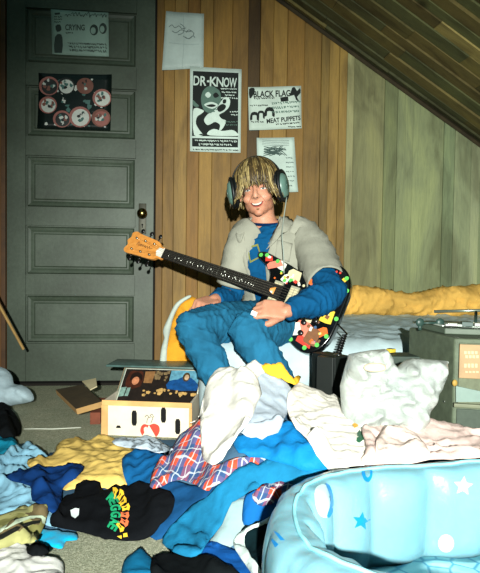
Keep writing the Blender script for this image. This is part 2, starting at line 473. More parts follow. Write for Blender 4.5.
cam = bpy.data.objects.new('camera', cd); cam.matrix_world = Matrix.Translation(CAM) @ ROT.to_4x4(); col.objects.link(cam)
scene.camera = cam
scene.view_settings.view_transform = 'Standard'; scene.view_settings.look = 'None'
scene.view_settings.gamma = 1; scene.view_settings.use_curve_mapping = False; scene.view_settings.exposure = 0
# ================================================================== PAPERS ON WALL AND DOOR
ink = plain('black_ink', (24, 30, 28), .7, .2)
def paper(name, quad, Y, colr, label, cat='poster', curl=.006, group=None, rough=.55):
    """thin sheet from four picture corners (tl, tr, br, bl) held on the plane Y."""
    c = [onY(p[0], p[1], Y) for p in quad]; n = 10; vs = []; fs = []
    sd = sum(map(ord, name+label)) % 97
    for i in range(n+1):
        for j in range(n+1):
            u = i/n; v = j/n
            p = c[0]*(1-u)*(1-v)+c[1]*u*(1-v)+c[2]*u*v+c[3]*(1-u)*v
            e = (2*abs(u-.5))**4*(2*abs(v-.5))**3
            p = p + Vector((0, -.0012-curl*e*(.4+.6*((i*7+j*3+sd) % 5)/4) - .0012*math.sin(u*9+sd)*math.sin(v*7+sd), 0)); vs.append(p)
    for i in range(n):
        for j in range(n):
            a = i*(n+1)+j; fs.append((a, a+1, a+n+2, a+n+1))
    o = mesh_obj(name, vs, fs, plain(label[:18].replace(' ', '_')+'_stock', colr, rough, .3, var=.06, scale=9, bump=.1))
    s = o.modifiers.new('s', 'SOLIDIFY'); s.thickness = .0006; s.offset = 1
    tag(o, label, cat, group); return o, bvh_of(o)
PY = WY-.008
rp = random.Random(11)
def scrawl(parent, bvh, mat, lines, w=.35, name='drawing'):
    """several pen strokes as one printed piece"""
    vs = []; fs = []
    for L in lines:
        L = crom(L, 3, False)
        for i in range(len(L)-1):
            a, b = L[i], L[i+1]; dx, dy = b[0]-a[0], b[1]-a[1]; q = math.hypot(dx, dy) or 1; nx, ny = -dy/q*w, dx/q*w
            k = len(vs); ok = True; P = []
            for p in ((a[0]+nx, a[1]+ny), (b[0]+nx, b[1]+ny), (b[0]-nx, b[1]-ny), (a[0]-nx, a[1]-ny)):
                r = ray(*p).normalized(); h = bvh.ray_cast(CAM, r, 9)
                if h[0] is None: ok = False; break
                n = h[1] if h[1].dot(r) < 0 else -h[1]; P.append(h[0]+n*.0026)
            if ok: vs += P; fs.append((k, k+1, k+2, k+3))
    if fs: return mesh_obj(name, vs, fs, mat, parent, smooth=False)
def mini_lines(parent, bvh, mat, x0, x1, y, h=1.1, slope=0, seed=0, name='small_print'):
    """a line of print too small to read: short strokes"""
    r = random.Random(seed); L = []; x = x0
    while x < x1:
        w = r.uniform(.7, 1.8); yy = y+slope*(x-x0)
        L.append([(x, yy-h/2), (x+w*.5, yy+h/2*r.uniform(-.5, 1)), (x+w, yy-h/2*r.uniform(-1, 1))]); x += w+r.choice([.35, .5, 1.1])
    return scrawl(parent, bvh, mat, L, .42, name)

# creased white sheet with a faint pen drawing
o, b = paper('drawing_sheet', [(166, 11.5), (204, 14), (203.5, 68), (162, 70.5)], PY, (176, 192, 186), 'creased white sheet with a small faint pen drawing, highest on the wall boards')
scrawl(o, b, plain('faint_ink', (88, 102, 100), .8), [[(169, 27), (172, 25), (175, 28), (179, 26), (182, 29), (186, 28)], [(172, 31), (176, 33), (181, 30), (187, 32), (192, 31)], [(183, 36), (188, 39), (193, 36), (195, 38)], [(180, 24), (184, 27), (183, 33), (178, 35)], [(186, 33), (189, 30), (194, 34), (189, 39), (185, 37)]], .3)
scrawl(o, b, plain('crease_shade', (150, 166, 162), .8), [[(163, 42), (185, 44.5), (204, 44)], [(183, 13), (184, 40), (182, 69)]], .22, 'crease')  # fold creases drawn flat, their shade put into darker strokes
# DR. KNOW
o, b = paper('band_poster', [(190, 66.5), (241.5, 69.5), (240.5, 153), (190, 151.5)], PY-.0004, (196, 214, 204), 'black and white DR. KNOW concert poster taped to the boards')
pi = ink; wh = plain('poster_white', (198, 216, 205), .6, .2)
B = decal('printed_panel', [(193, 71), (238.5, 73), (238, 137), (192, 136)], b, pi, o, .0008, 6)
kx = [('D', 196.5, 6), ('R', 203.3, 6), ('-', 208.2, 2.4), ('K', 213.5, 7.4), ('N', 220, 7), ('O', 226.5, 5.6), ('W', 233, 7.4)]
for ch, x, w in kx:
    decal_text('title_letter', ch, tmap(x, 80.6+(x-195)*.06, w, 9.6 if ch != '-' else 2, 2), b, wh, o, .0022, bold=.018)
for i, (y, x0, x1) in enumerate(((89, 221, 236), (92.2, 222, 236.5), (95.4, 225, 235), (98, 221, 237))): mini_lines(o, b, wh, x0, x1, y, 1.3, .03, 20+i)
def shp(pts, m, off=.0016, sm=3, name='picture_shape', par=None, bb=None): return decal(name, pts, bb or b, m, par or o, off, 4, closed_sm=sm)
mid = plain('poster_grey', (84, 112, 100), .6, .2)
shp([(203, 91), (207, 87), (211, 86), (216, 88), (220, 92), (221, 100), (218, 108), (213, 113), (206, 112), (202, 106), (201, 98)], mid)
shp([(205, 95), (208, 92), (211, 95), (208, 98)], wh, .002); shp([(213, 95), (216, 92.5), (219, 96), (215, 98)], pi, .002)
shp([(204, 105), (211, 102), (218, 105), (212, 109)], wh, .002); shp([(206, 105.8), (212, 104.2), (216, 106), (211, 107.2)], pi, .0024)
shp([(193, 112), (196, 108), (200, 109), (204, 111), (201, 114), (197, 117), (196, 124), (200, 131), (203, 135), (194, 135)], wh)
shp([(204, 120), (208, 114), (213, 112), (218, 106), (222, 100), (226, 97), (230, 100), (229, 107), (224, 112), (219, 115), (222, 119), (226, 121), (223, 128), (219, 131), (220, 125), (215, 122), (211, 124), (207, 125)], wh)
shp([(217, 108), (222, 104), (226, 106), (224, 110), (219, 112)], pi, .002); shp([(223, 100), (226, 99.5), (226, 103), (223, 103.5)], pi, .002)
shp([(193, 100), (196, 103), (199, 106), (196, 107), (193, 105)], mid)
shp([(208, 132), (214, 129), (222, 131), (232, 130), (237, 133), (237, 136), (210, 135.5)], wh)
mini_lines(o, b, wh, 230, 237, 112, 1.3, 0, 3); mini_lines(o, b, wh, 231, 237, 115, 1.1, 0, 4)
mini_lines(o, b, mid, 225, 237, 122, 1, 0, 5); mini_lines(o, b, mid, 226, 237, 125, 1, 0, 6)
decal('printed_band', [(192, 138), (238, 139), (238, 147.5), (192, 146.5)], b, pi, o, .0008, 4)
mini_lines(o, b, wh, 195, 236, 140.8, 2, .02, 7); mini_lines(o, b, wh, 199, 231, 144.5, 2.2, .02, 8); mini_lines(o, b, pi, 193, 238, 149.5, 1.1, .02, 9)
# BLACK FLAG
o, b = paper('band_flyer', [(248, 87.5), (301, 86), (301.5, 128.5), (249, 130.5)], PY, (190, 206, 194), 'white flyer lettered BLACK FLAG and MEAT PUPPETS on the boards')
decal_text('title_text', 'BLACK FLAG', tmap(272, 93.8, 37, 6.6, -2), b, pi, o, .0012, bold=.03)
decal_text('title_text', 'MEAT PUPPETS', tmap(283.5, 119.5, 34, 4.8, -6), b, pi, o, .0012, bold=.03)
shp([(249, 89), (254, 88), (254.5, 92), (252, 97), (249.5, 98)], pi, sm=2); shp([(292, 88), (295, 87.5), (297, 91), (300, 88), (300.5, 93), (297, 97), (299, 101), (296, 100), (294, 95), (290, 96)], pi, sm=2)
shp([(280, 97.5), (288, 96.5), (288.5, 101), (281, 101.8)], pi, sm=1)
for i, y in enumerate((98.6, 105.8)): mini_lines(o, b, pi, 254 if i == 0 else 250, 274 if i == 0 else 268, y, 1.3, -.03, 30+i)
for i, y in enumerate((103.5, 108, 112.5)): mini_lines(o, b, plain('poster_grey', (84, 112, 100)), 272, 299, y, 2.4, -.05, 40+i)
for x, y, s in ((254.5, 116.5, 4.3), (261, 114.5, 3.6), (269.5, 112.5, 5)):
    shp([(x-s, y+4), (x-s, y-1), (x-s*.5, y-s), (x+s*.5, y-s), (x+s, y-1), (x+s, y+4.5), (x+s*.5, y+3), (x+s*.45, y-1), (x-s*.45, y-1), (x-s*.5, y+3)], pi, sm=2, name='portrait_hair')
mini_lines(o, b, pi, 251, 263, 122, 1, 0, 50); mini_lines(o, b, pi, 276, 300, 124.5, 1.4, -.08, 51); mini_lines(o, b, pi, 288, 300, 127, 1, -.03, 52)
# sheet behind the head
o, b = paper('drawing_sheet', [(256.5, 138), (294, 137.5), (298, 192), (258, 193)], PY, (182, 200, 190), 'white sheet with a dark scribbled eye drawing, behind the headphones')
L = [[(264+rp.uniform(-1, 5), 146+rp.uniform(0, 10)), (274+rp.uniform(-3, 3), 150+rp.uniform(-3, 6)), (283+rp.uniform(-4, 4), 145+rp.uniform(0, 11))] for _ in range(22)]
scrawl(o, b, plain('green_black_ink', (52, 74, 68), .7), L, .32)
for i in range(7): mini_lines(o, b, plain('faint_ink', (88, 102, 100)), 286, 293, 158+i*4.6, 1, 0, 60+i)
for i in range(4): scrawl(o, b, plain('faint_ink', (88, 102, 100)), [[(262, 140+i*1.6), (275, 141+i*1.6), (289, 140.5+i*1.6)]], .16)
# flyer on the door
DYP = DY-.004
o, b = paper('band_flyer', [(51, 9.5), (108.5, 13), (109, 57), (52.5, 54.5)], DYP, (140, 166, 154), 'pale printed gig flyer taped on the top panel of the door')
dk = plain('flyer_ink', (44, 58, 52), .7)
decal_text('title_text', 'CRYING', tmap(75, 27.5, 19.5, 6, 1), b, dk, o, .0012, bold=.025)
def shp2(pts, m=dk, sm=2, off=.0012): return decal('picture_shape', pts, b, m, o, off, closed_sm=sm)
shp2([(55, 37), (60, 34), (62.5, 38), (62, 53), (54.5, 53)]); shp2([(55.5, 26), (60, 24.5), (61.5, 30), (57, 32)]); shp2([(54.5, 13), (60, 12.5), (60, 14.5), (55, 15)], sm=1)
for i in range(3): mini_lines(o, b, dk, 54.5, 61, 17+i*2.6, 1.3, 0, 80+i)
L = [[(65+i*3.2, 15+rp.uniform(-1, 2)), (66.5+i*3.2, 13+rp.uniform(-1, 2)), (67.5+i*3.2, 17+rp.uniform(-2, 1)), (68.2+i*3.2, 15)] for i in range(13)]
scrawl(o, b, dk, L, .3)
mini_lines(o, b, dk, 66, 72, 33, 1.2, 0, 84)
for cx, cy, w, h in ((94, 30, 4.2, 5.5), (103, 28.5, 3.8, 5.5)):
    shp2(circle(cx, cy, w, h)); shp2(circle(cx-.8, cy+.8, w*.6, h*.62), plain('flyer_light', (132, 158, 146), .7), off=.0018)
for i, y in enumerate((43.5, 47, 50.5)): mini_lines(o, b, dk, 68+i, 106, y, 2.6 if i else 2, .03, 90+i)
# collage of round stickers on the second panel
o, b = paper('sticker_poster', [(39, 73.5), (112, 75), (110.5, 131), (37.5, 128.5)], DYP, (16, 26, 24), 'dark glossy poster crowded with round pink portraits, on the second door panel', curl=.01, rough=.25)
pk = [plain('picture_pink', (142, 88, 80), .35), plain('picture_tan', (112, 70, 58), .35), plain('picture_pale', (186, 192, 184), .35), plain('picture_teal', (58, 96, 90), .35), plain('picture_black', (18, 22, 20), .35)]
for cx, cy, r, rim, inn in ((49, 86, 10, 0, 4), (66, 86, 9, 4, 2), (85, 86, 8.5, 1, 1), (48, 105, 9, 0, 2), (102, 98, 9.5, 0, 2), (62, 119, 9, 0, 4), (80, 117, 11, 0, 2), (101, 118, 9.5, 1, 0)):
    decal('portrait_disc', circle(cx, cy, r, r*.95, 20), b, pk[rim], o, .0012); decal('portrait_disc', circle(cx+.5, cy+.6, r*.8, r*.78, 16), b, pk[inn], o, .0018)
    q = random.Random(int(cx*cy))
    for k in range(11):
        a = q.uniform(0, 6.3); rr = r*q.uniform(.1, .6); x = cx+rr*math.cos(a); y = cy+rr*math.sin(a)
        decal('portrait_detail', [(x+q.uniform(.8, 2.6)*math.cos(t*1.05), y+q.uniform(.8, 2.6)*math.sin(t*1.05)) for t in range(6)], b, pk[q.choice([1, 2, 4, 3])], o, .0024+k*.0001)
q = random.Random(8)
for k in range(60):
    x, y = q.uniform(42, 107), q.uniform(78, 126); a = q.uniform(0, 3.1); s = q.uniform(1.5, 5)
    decal('picture_scrap', [(x+s*math.cos(a+t)*q.uniform(.4, 1), y+s*math.sin(a+t)*q.uniform(.3, .9)) for t in (0, 1.2, 2.4, 3.6, 5)], b, pk[q.choice([2, 3, 3, 2, 4])], o, .0008+.0001*(k % 4))
# ================================================================== BED

BX0 = D(208, 340, 2.3).x; BX1 = 1.93; BY0 = 2.16; BY1 = 3.09; BZ = .335
bed = empty('bed', ((BX0+BX1)/2, (BY0+BY1)/2, 0), 'low bed along the board wall behind the seated guitarist', 'bed')
MB().box(((BX0+BX1)/2, (BY0+BY1)/2, .085), (BX1-BX0-.02, BY1-BY0-.02, .17), bev=.015).build('box_spring', cloth('box_spring_cloth', (150, 156, 150)), bed)
MB().box(((BX0+BX1)/2, (BY0+BY1)/2, .245), (BX1-BX0-.01, BY1-BY0-.01, .15), bev=.035).build('mattress', cloth('mattress_cloth', (176, 184, 182)), bed)
# sheet: top + hanging front + left end, gridded
def bedz(x, y):
    """sheet relief over the mattress"""
    return .006 + .022*folds(x, y, .16, .5, 31) + .010*folds(x, y, .07, 2.0, 32)
nx, ns = 150, 70; vs = []; fs = []
xs = np.linspace(BX0-.0, BX1, nx)
prof = []                                             # (y,z,drop) across: front hem up, over, back
for i in range(ns):
    s = i/(ns-1)*(.30+(BY1-BY0))
    prof.append(s)
rad = .05
for s in prof:
    for x in xs:
        # distances along the sheet: first .30 hangs down the front
        if s < .30: y = BY0-.006; z = BZ-(.30-s)
        else: y = BY0-.006+(s-.30); z = BZ
        # round the front edge
        dd = s-.30
        if -rad < dd < rad:
            a = (dd+rad)/(2*rad)*PI/2; y = BY0-.006+rad*(1-math.cos(a)); z = BZ-rad+rad*math.sin(a)
        f = float(bedz(np.array(x), np.array(s)))
        up = max(0, min(1, (dd+rad)/(2*rad)))
        y -= (1-up)*f*1.6; z += up*f
        e = max(0, 1-(x-BX0)/.05)
        vs.append((x-.01*0, y, z-.03*e*e*up+.045*up*max(0, s-.3)))
for i in range(ns-1):
    for j in range(nx-1):
        a = i*nx+j; fs.append((a, a+1, a+nx+1, a+nx))
# left end hangs
k0 = len(vs); nl = 12
for i in range(1, nl+1):
    for si in range(ns):
        b0 = vs[si*nx]; d = i/nl*(.28)
        s = prof[si]
        zz_ = b0[2]-d; zz_ = max(zz_, .03)
        vs.append((b0[0]-.012-.012*math.sin(i/nl*3)-.014*math.sin(s*19+i*.2), b0[1], zz_))
for i in range(nl):
    for si in range(ns-1):
        a = (lambda ii, sj: sj*nx if ii == 0 else k0+(ii-1)*ns+sj)
        fs.append((a(i, si), a(i, si+1), a(i+1, si+1), a(i+1, si)))
sh = mesh_obj('bed_sheet', vs, fs, cloth('sheet_white', (176, 196, 200), .05, 500, .85, .15)); sd = sh.modifiers.new('s', 'SOLIDIFY'); sd.thickness = .004
tag(sh, 'pale blue-white rumpled sheet spread over the low bed', 'sheet')
# ochre blanket pushed against the wall
top = [(338, 292), (352, 284), (365, 286), (378, 288), (392, 291), (405, 293), (418, 292), (432, 288), (446, 286), (460, 286), (472, 284), (490, 281), (520, 283)]
bot = [(338, 316), (352, 312), (365, 311), (378, 312), (392, 311), (405, 310), (418, 310), (432, 309), (446, 308), (460, 307), (472, 307), (490, 305), (520, 305)]
yb = 3.0; T = [onY(*p, yb+.03) for p in top]; Bt = [onY(*p, yb-.10) for p in bot]
xsb = np.linspace(T[0].x-.12, min(T[-1].x, BX1-.02), 170)
tz = np.interp(xsb, [p.x for p in T], [p.z for p in T]); bz = np.interp(xsb, [p.x for p in Bt], [p.z for p in Bt])
vs = []; fs = []; m_ = 26
for i, x in enumerate(xsb):
    base = BZ+.038
    for j in range(m_):
        a = 2*PI*j/m_; cy = yb-.02; hz = (tz[i]-base)/2
        ry = .085; y = cy-ry*math.cos(a)*1.0; z = base+hz+hz*math.sin(a)
        f = float(folds(np.array(x*.55), np.array(z*2.4+a*.09), .05, 1.35, 55, 1.5))
        k = .042*(f-.25); y -= math.cos(a)*k*1.6; z += math.sin(a)*k*.4
        y = min(y, WY-.012)
        vs.append((x, y, max(z, BZ+.03)))
for i in range(len(xsb)-1):
    for j in range(m_):
        a = i*m_+j; b = i*m_+(j+1) % m_; fs.append((a, b, b+m_, a+m_))
fs.append(tuple(range(m_))); fs.append(tuple(range((len(xsb)-1)*m_+m_-1, (len(xsb)-1)*m_-1, -1)))
o = mesh_obj('blanket', vs, fs, cloth('ochre_blanket', (206, 164, 84), .12, 400)); tag(o, 'ochre yellow blanket bunched along the wall at the back of the bed', 'blanket')
# small matchbox on the sheet
q = D(391, 350.5, 2.02); 
m = MB(); m.box((q.x, q.y, q.z), (.026, .020, .012), Matrix.Rotation(.5, 3, 'Z'), .001)
o = m.build('matchbox', plain('matchbox_yellow', (206, 180, 60), .5)); tag(o, 'tiny yellow and black matchbox on the edge of the bed sheet', 'matchbox')
m = MB(); m.box((q.x, q.y, q.z+.0062), (.013, .021, .0012), Matrix.Rotation(.5, 3, 'Z')); m.build('label_band', plain('matchbox_black', (30, 34, 28)), o)
# ================================================================== CLOTHES ON THE FLOOR
CELL = .005; GX0, GX1, GY0, GY1 = -1.3, 1.7, .3, 3.0
gx = np.arange(GX0, GX1, CELL); gy = np.arange(GY0, GY1, CELL); XX, YY = np.meshgrid(gx, gy)
def blur(A, k):
    for _ in range(k):
        p = np.pad(A, 1, mode='edge'); A = (p[:-2, 1:-1]+p[2:, 1:-1]+p[1:-1, :-2]+p[1:-1, 2:]+2*p[1:-1, 1:-1])/6
    return A
ctrl = [(50, 410, 0), (20, 422, 0), (75, 425, 0), (60, 440, .0), (150, 548, 0), (90, 556, 0), (110, 560, 0), (40, 565, .0), (190, 572, 0), (20, 540, .02),
        (180, 424, .06), (190, 414, .09), (20, 470, .035), (15, 500, .03), (90, 450, .05), (120, 465, .07), (50, 462, .04), (145, 450, .07), (110, 432, .03), (70, 446, .05),
        (120, 512, .035), (155, 515, .04), (65, 530, .02), (45, 495, .045), (170, 448, .08), (175, 462, .13), (205, 478, .11), (157, 470, .09), (185, 430, .18), (160, 500, .05),
        (205, 520, .055), (240, 485, .13), (280, 462, .17), (315, 470, .17), (190, 545, .02), (215, 560, .01), (250, 520, .06), (250, 560, .02), (285, 492, .13),
        (240, 369, .315), (215, 372, .30), (262, 372, .31), (200, 388, .27), (198, 404, .235), (270, 380, .30), (225, 410, .245), (215, 445, .19), (210, 465, .13), (250, 410, .25), (275, 400, .255), (240, 440, .21),
        (300, 388, .275), (320, 398, .25), (345, 408, .225), (300, 420, .23), (330, 440, .20), (300, 450, .19), (345, 464, .18), (380, 457, .185), (375, 430, .20),
        (410, 428, .20), (440, 425, .20), (430, 445, .17), (465, 436, .18), (478, 452, .185), (400, 456, .185), (500, 440, .17)]
cp = [(*onZ(px, py, z).xy, z) for px, py, z in ctrl]
for px, d in ((170, 2.02), (200, 2.12), (240, 2.15), (280, 2.15), (320, 2.18), (370, 2.2), (430, 2.15), (490, 2.1)):
    q = D(px, 300, d); cp.append((q.x, q.y, .06 if px > 180 else .02))
for px, d, z in ((330, 1.1, .10), (400, 1.05, .1), (470, 1.0, .1), (300, 1.12, .07), (340, 1.2, .16), (430, 1.22, .175), (480, 1.2, .175)):
    q = D(px, 400, d); cp.append((q.x, q.y, z))
for x, y in ((-1, .8), (-.5, .6), (0, .7), (-.9, 1.6), (-.9, 2.4), (-.4, 2.4), (1.5, 2.6), (.6, .4), (1.5, .6), (-.1, 2.7), (1.4, 1.7)): cp.append((x, y, 0))
cp = np.array(cp)
def phi(r): return np.where(r > 1e-9, r*r*np.log(np.maximum(r, 1e-9)), 0)
n = len(cp); K = phi(np.hypot(cp[:, 0, None]-cp[None, :, 0], cp[:, 1, None]-cp[None, :, 1])) + np.eye(n)*.002
P = np.c_[np.ones(n), cp[:, :2]]
Wt = np.linalg.solve(np.block([[K, P], [P.T, np.zeros((3, 3))]]), np.r_[cp[:, 2], 0, 0, 0])
Hh = Wt[n]+Wt[n+1]*XX+Wt[n+2]*YY
for i in range(n): Hh = Hh + Wt[i]*phi(np.hypot(XX-cp[i, 0], YY-cp[i, 1]))
Hh = np.clip(Hh, 0, .36)
_pc = D(470, 400, .97); PCX, PCY, PAA, PBB = _pc.x+.265, _pc.y, .60, .33
PROT = R(-5)
def pool_k(x, y):
    dx, dy = x-PCX, y-PCY; a, b = dx*math.cos(PROT)+dy*math.sin(PROT), -dx*math.sin(PROT)+dy*math.cos(PROT)
    return ((np.abs(a)/(PAA+.012))**2.3+(np.abs(b)/(PBB+.052))**2.3)**(1/2.3)
Hh = np.where(pool_k(XX, YY) < .97, 0, Hh)
Hcur = Hh*.0; 
def samp(A, x, y):
    fx = np.clip((np.asarray(x)-GX0)/CELL, 0, A.shape[1]-1.001); fy = np.clip((np.asarray(y)-GY0)/CELL, 0, A.shape[0]-1.001)
    i = fx.astype(int); j = fy.astype(int); fx = fx-i; fy = fy-j
    return (A[j, i]*(1-fx)+A[j, i+1]*fx)*(1-fy)+(A[j+1, i]*(1-fx)+A[j+1, i+1]*fx)*fy
def march(px, py, A, d0=.9, d1=2.5):
    r = ray(px, py); ts = np.arange(d0, d1, .003)
    z = CAM.z+r.z*ts; h = samp(A, CAM.x+r.x*ts, CAM.y+r.y*ts); hit = z <= h
    i = int(np.argmax(hit)) if hit.any() else int(np.argmin(z-h))
    return CAM.x+r.x*ts[i], CAM.y+r.y*ts[i]
# what lies under the garments: a low mound, kept just below them
_dx, _dy = XX-CAM.x, YY-CAM.y; _f = -CB; _dep = _dx*_f.x+_dy*_f.y; _px = 240+F*(_dx*CR.x+_dy*CR.y)/np.maximum(_dep, .1)
_keep = np.ones(XX.shape)
_keep[(_px < 202) & (_dep > 1.62)] = 0; _keep[_dep > 2.0] = 0; _keep[(_px > 408) & (_dep > 1.70)] = 0
Hlow = np.minimum(Hh, .05)
Hh = np.where(_keep > 0, Hh, np.where(_px < 202, np.clip(Hh, 0, .10-.15*np.clip(_dep-1.62, 0, .6)), np.where(_dep > 2.0, 0, Hh*0)))
Hh = np.maximum(blur(Hh, 10), 0)
under = np.maximum(Hh-.02, 0)
Hcur = under.copy()
GARMENTS = {}
def lay(name, label, cat, outline, mat, amp=.02, lam=.08, theta=0, seed=1, thick=.012, step=.0085, sm=3, d=(.9, 2.5), group=None, bl=4, sharp=1.6, rim=.03, cuts=None):
    global Hcur
    pl = crom(outline, sm); A = np.array([march(x, y, Hcur, *d) for x, y in pl])
    kk = pool_k(A[:, 0], A[:, 1]); q_ = (kk < .975)[:, None]; A = np.where(q_, np.array([PCX, PCY])+(A-np.array([PCX, PCY]))*(.975/np.maximum(kk, .05))[:, None], A)
    # drop near-duplicate points
    keep = [0]
    for i in range(1, len(A)):
        if np.hypot(*(A[i]-A[keep[-1]])) > .004: keep.append(i)
    A = A[keep]
    i0 = max(int((A[:, 0].min()-GX0)/CELL)-2, 0); i1 = min(int((A[:, 0].max()-GX0)/CELL)+3, XX.shape[1]); j0 = max(int((A[:, 1].min()-GY0)/CELL)-2, 0); j1 = min(int((A[:, 1].max()-GY0)/CELL)+3, XX.shape[0])
    sx, sy = XX[j0:j1, i0:i1], YY[j0:j1, i0:i1]
    base = Hcur[j0:j1, i0:i1]; sm_ = np.maximum(blur(base, bl), base)
    m = inside(sx, sy, A); dd = dist(sx, sy, A); e = 1-(1-np.clip(dd/rim, 0, 1))**2
    f = folds(sx, sy, lam, theta, seed, sharp=sharp) + .38*(folds(sx, sy, lam*.42, theta+1.1, seed+60, 1.5, 2.2)-.2)
    Z = sm_*e+base*(1-e) + .003 + thick*np.sqrt(e) + amp*f*(.25+.75*e)
    vs2, fs2 = fill(A, step)
    def hz(x, y):
        x = np.asarray(x); y = np.asarray(y)
        b = samp(Hcur, x, y); 
        fx = np.clip((x-sx[0, 0])/CELL, 0, Z.shape[1]-1.001); fy = np.clip((y-sy[0, 0])/CELL, 0, Z.shape[0]-1.001)
        i = fx.astype(int); j = fy.astype(int); fx = fx-i; fy = fy-j
        return (Z[j, i]*(1-fx)+Z[j, i+1]*fx)*(1-fy)+(Z[j+1, i]*(1-fx)+Z[j+1, i+1]*fx)*fy
    V = np.array(vs2); z = hz(V[:, 0], V[:, 1])
    n = len(V); top = [(V[i, 0], V[i, 1], z[i]) for i in range(n)]
    fs_ = []
    for f_ in fs2:
        a, b, c = (V[i] for i in f_)
        fs_.append(f_ if (b[0]-a[0])*(c[1]-a[1])-(b[1]-a[1])*(c[0]-a[0]) > 0 else f_[::-1])
    o = mesh_obj(name, top, fs_, mat, origin=(float(V[:, 0].mean()), float(V[:, 1].mean()), float(z.min())))
    s = o.modifiers.new('s', 'SOLIDIFY'); s.thickness = .0022; s.offset = -1
    tag(o, label, cat, group)
    new = np.where(m, Z, base); Hcur = Hcur.copy(); Hcur[j0:j1, i0:i1] = np.maximum(new, base)
    return o
J = lambda n, c, **k: cloth(n, c, **k)
# ---- left side, nearest the door
lay('towel', 'teal towel lying at the left edge beside the black sock', 'towel', [(-12, 432), (2, 430), (12, 440), (20, 452), (16, 462), (2, 472), (-14, 478)], J('teal_cotton', (22, 122, 150)), .03, .09, 1, 3, .03)
lay('sock', 'black balled sock behind the teal towel at the left edge', 'sock', [(-6, 412), (6, 411), (16, 420), (21, 430), (19, 440), (8, 443), (-6, 436)], J('black_cotton', (14, 17, 19)), .015, .06, 0, 4, .05, rim=.05)
lay('shirt', 'light blue crumpled shirt on the carpet at the left edge', 'shirt', [(-16, 462), (2, 458), (18, 446), (34, 449), (50, 462), (44, 476), (52, 505), (60, 522), (62, 532), (40, 528), (20, 520), (0, 526), (-16, 522)], J('light_blue_cotton', (128, 174, 196)), .034, .075, .8, 5, .012)
lay('sweater', 'mustard yellow sweater spread on the carpet in front of the crate', 'sweater', [(28, 470), (31, 461), (52, 459), (58, 447), (70, 443), (88, 445), (100, 441), (116, 443), (132, 449), (148, 453), (150, 462), (134, 468), (131, 482), (122, 492), (104, 492), (88, 490), (66, 494), (62, 488), (72, 482), (80, 470), (62, 470), (46, 474)], J('yellow_knit', (212, 180, 100), weave=350), .026, .10, .35, 6, .016)
lay('sweatshirt', 'dark navy blue sweatshirt sprawled beside the yellow sweater', 'sweatshirt', [(5, 479), (24, 474), (38, 470), (58, 472), (72, 467), (84, 470), (76, 482), (64, 490), (62, 502), (64, 514), (58, 520), (46, 514), (32, 504), (30, 490), (16, 486)], J('navy_fleece', (14, 48, 98)), .022, .075, 2.2, 7, .016)
lay('shirt', 'royal blue shirt poking out between yellow sweater and plaid shirt', 'shirt', [(122, 462), (136, 455), (152, 450), (164, 458), (164, 480), (152, 498), (136, 496), (126, 486)], J('royal_blue_cotton', (18, 84, 134)), .02, .07, 1.4, 8, .014)
lay('jeans', 'dark blue jeans under the front of the plaid shirt', 'jeans', [(150, 494), (170, 484), (200, 490), (222, 488), (226, 500), (205, 516), (184, 530), (170, 542), (150, 541), (146, 520)], J('dark_denim', (20, 66, 108), weave=600), .02, .07, 1.1, 9, .014)
lay('tee_shirt', 'grey crumpled tee shirt between blue jeans and the pool', 'tee shirt', [(228, 508), (244, 502), (256, 500), (262, 510), (254, 526), (240, 545), (222, 556), (204, 552), (216, 535)], J('grey_jersey', (128, 150, 152)), .02, .06, 1.9, 10, .012)
lay('trousers', 'bright blue trousers bundled against the pool rim', 'trousers', [(246, 500), (262, 498), (276, 502), (280, 520), (266, 534), (250, 536), (242, 525)], J('cobalt_cotton', (18, 88, 150)), .02, .07, .4, 11, .02)
lay('shorts', 'royal blue shorts at the bottom centre below the grey tee shirt', 'shorts', [(196, 550), (212, 546), (228, 552), (246, 560), (262, 578), (262, 590), (214, 592), (198, 572)], J('royal_blue_twill', (16, 74, 140)), .018, .08, 1, 12, .014)
lay('sweatshirt', 'black-green sweatshirt with white trim beside the pool', 'sweatshirt', [(240, 540), (250, 532), (268, 524), (282, 530), (300, 552), (312, 580), (290, 592), (264, 590), (250, 570)], J('black_green_fleece', (8, 28, 32)), .018, .08, 2, 13, .02)
o = lay('undershirt', 'narrow white undershirt edge curling around the black-green sweatshirt', 'undershirt', [(233, 546), (240, 536), (256, 528), (270, 523), (268, 527), (254, 533), (244, 541), (248, 556), (258, 574), (270, 588), (262, 590), (250, 576), (238, 560)], J('white_trim', (190, 204, 200)), .008, .05, 2, 14, .012, rim=.012, step=.007)
lay('leggings', 'teal blue leggings at the bottom edge beside black cloth', 'leggings', [(122, 571), (130, 560), (142, 555), (150, 562), (158, 574), (160, 592), (124, 592)], J('teal_denim', (16, 96, 134)), .014, .06, 1.2, 15, .02)
lay('sweater', 'black sweater lying along the bottom edge of the carpet', 'sweater', [(152, 562), (172, 560), (190, 561), (206, 560), (222, 566), (240, 578), (240, 594), (160, 594)], J('black_knit', (10, 14, 16)), .016, .07, .5, 16, .016)
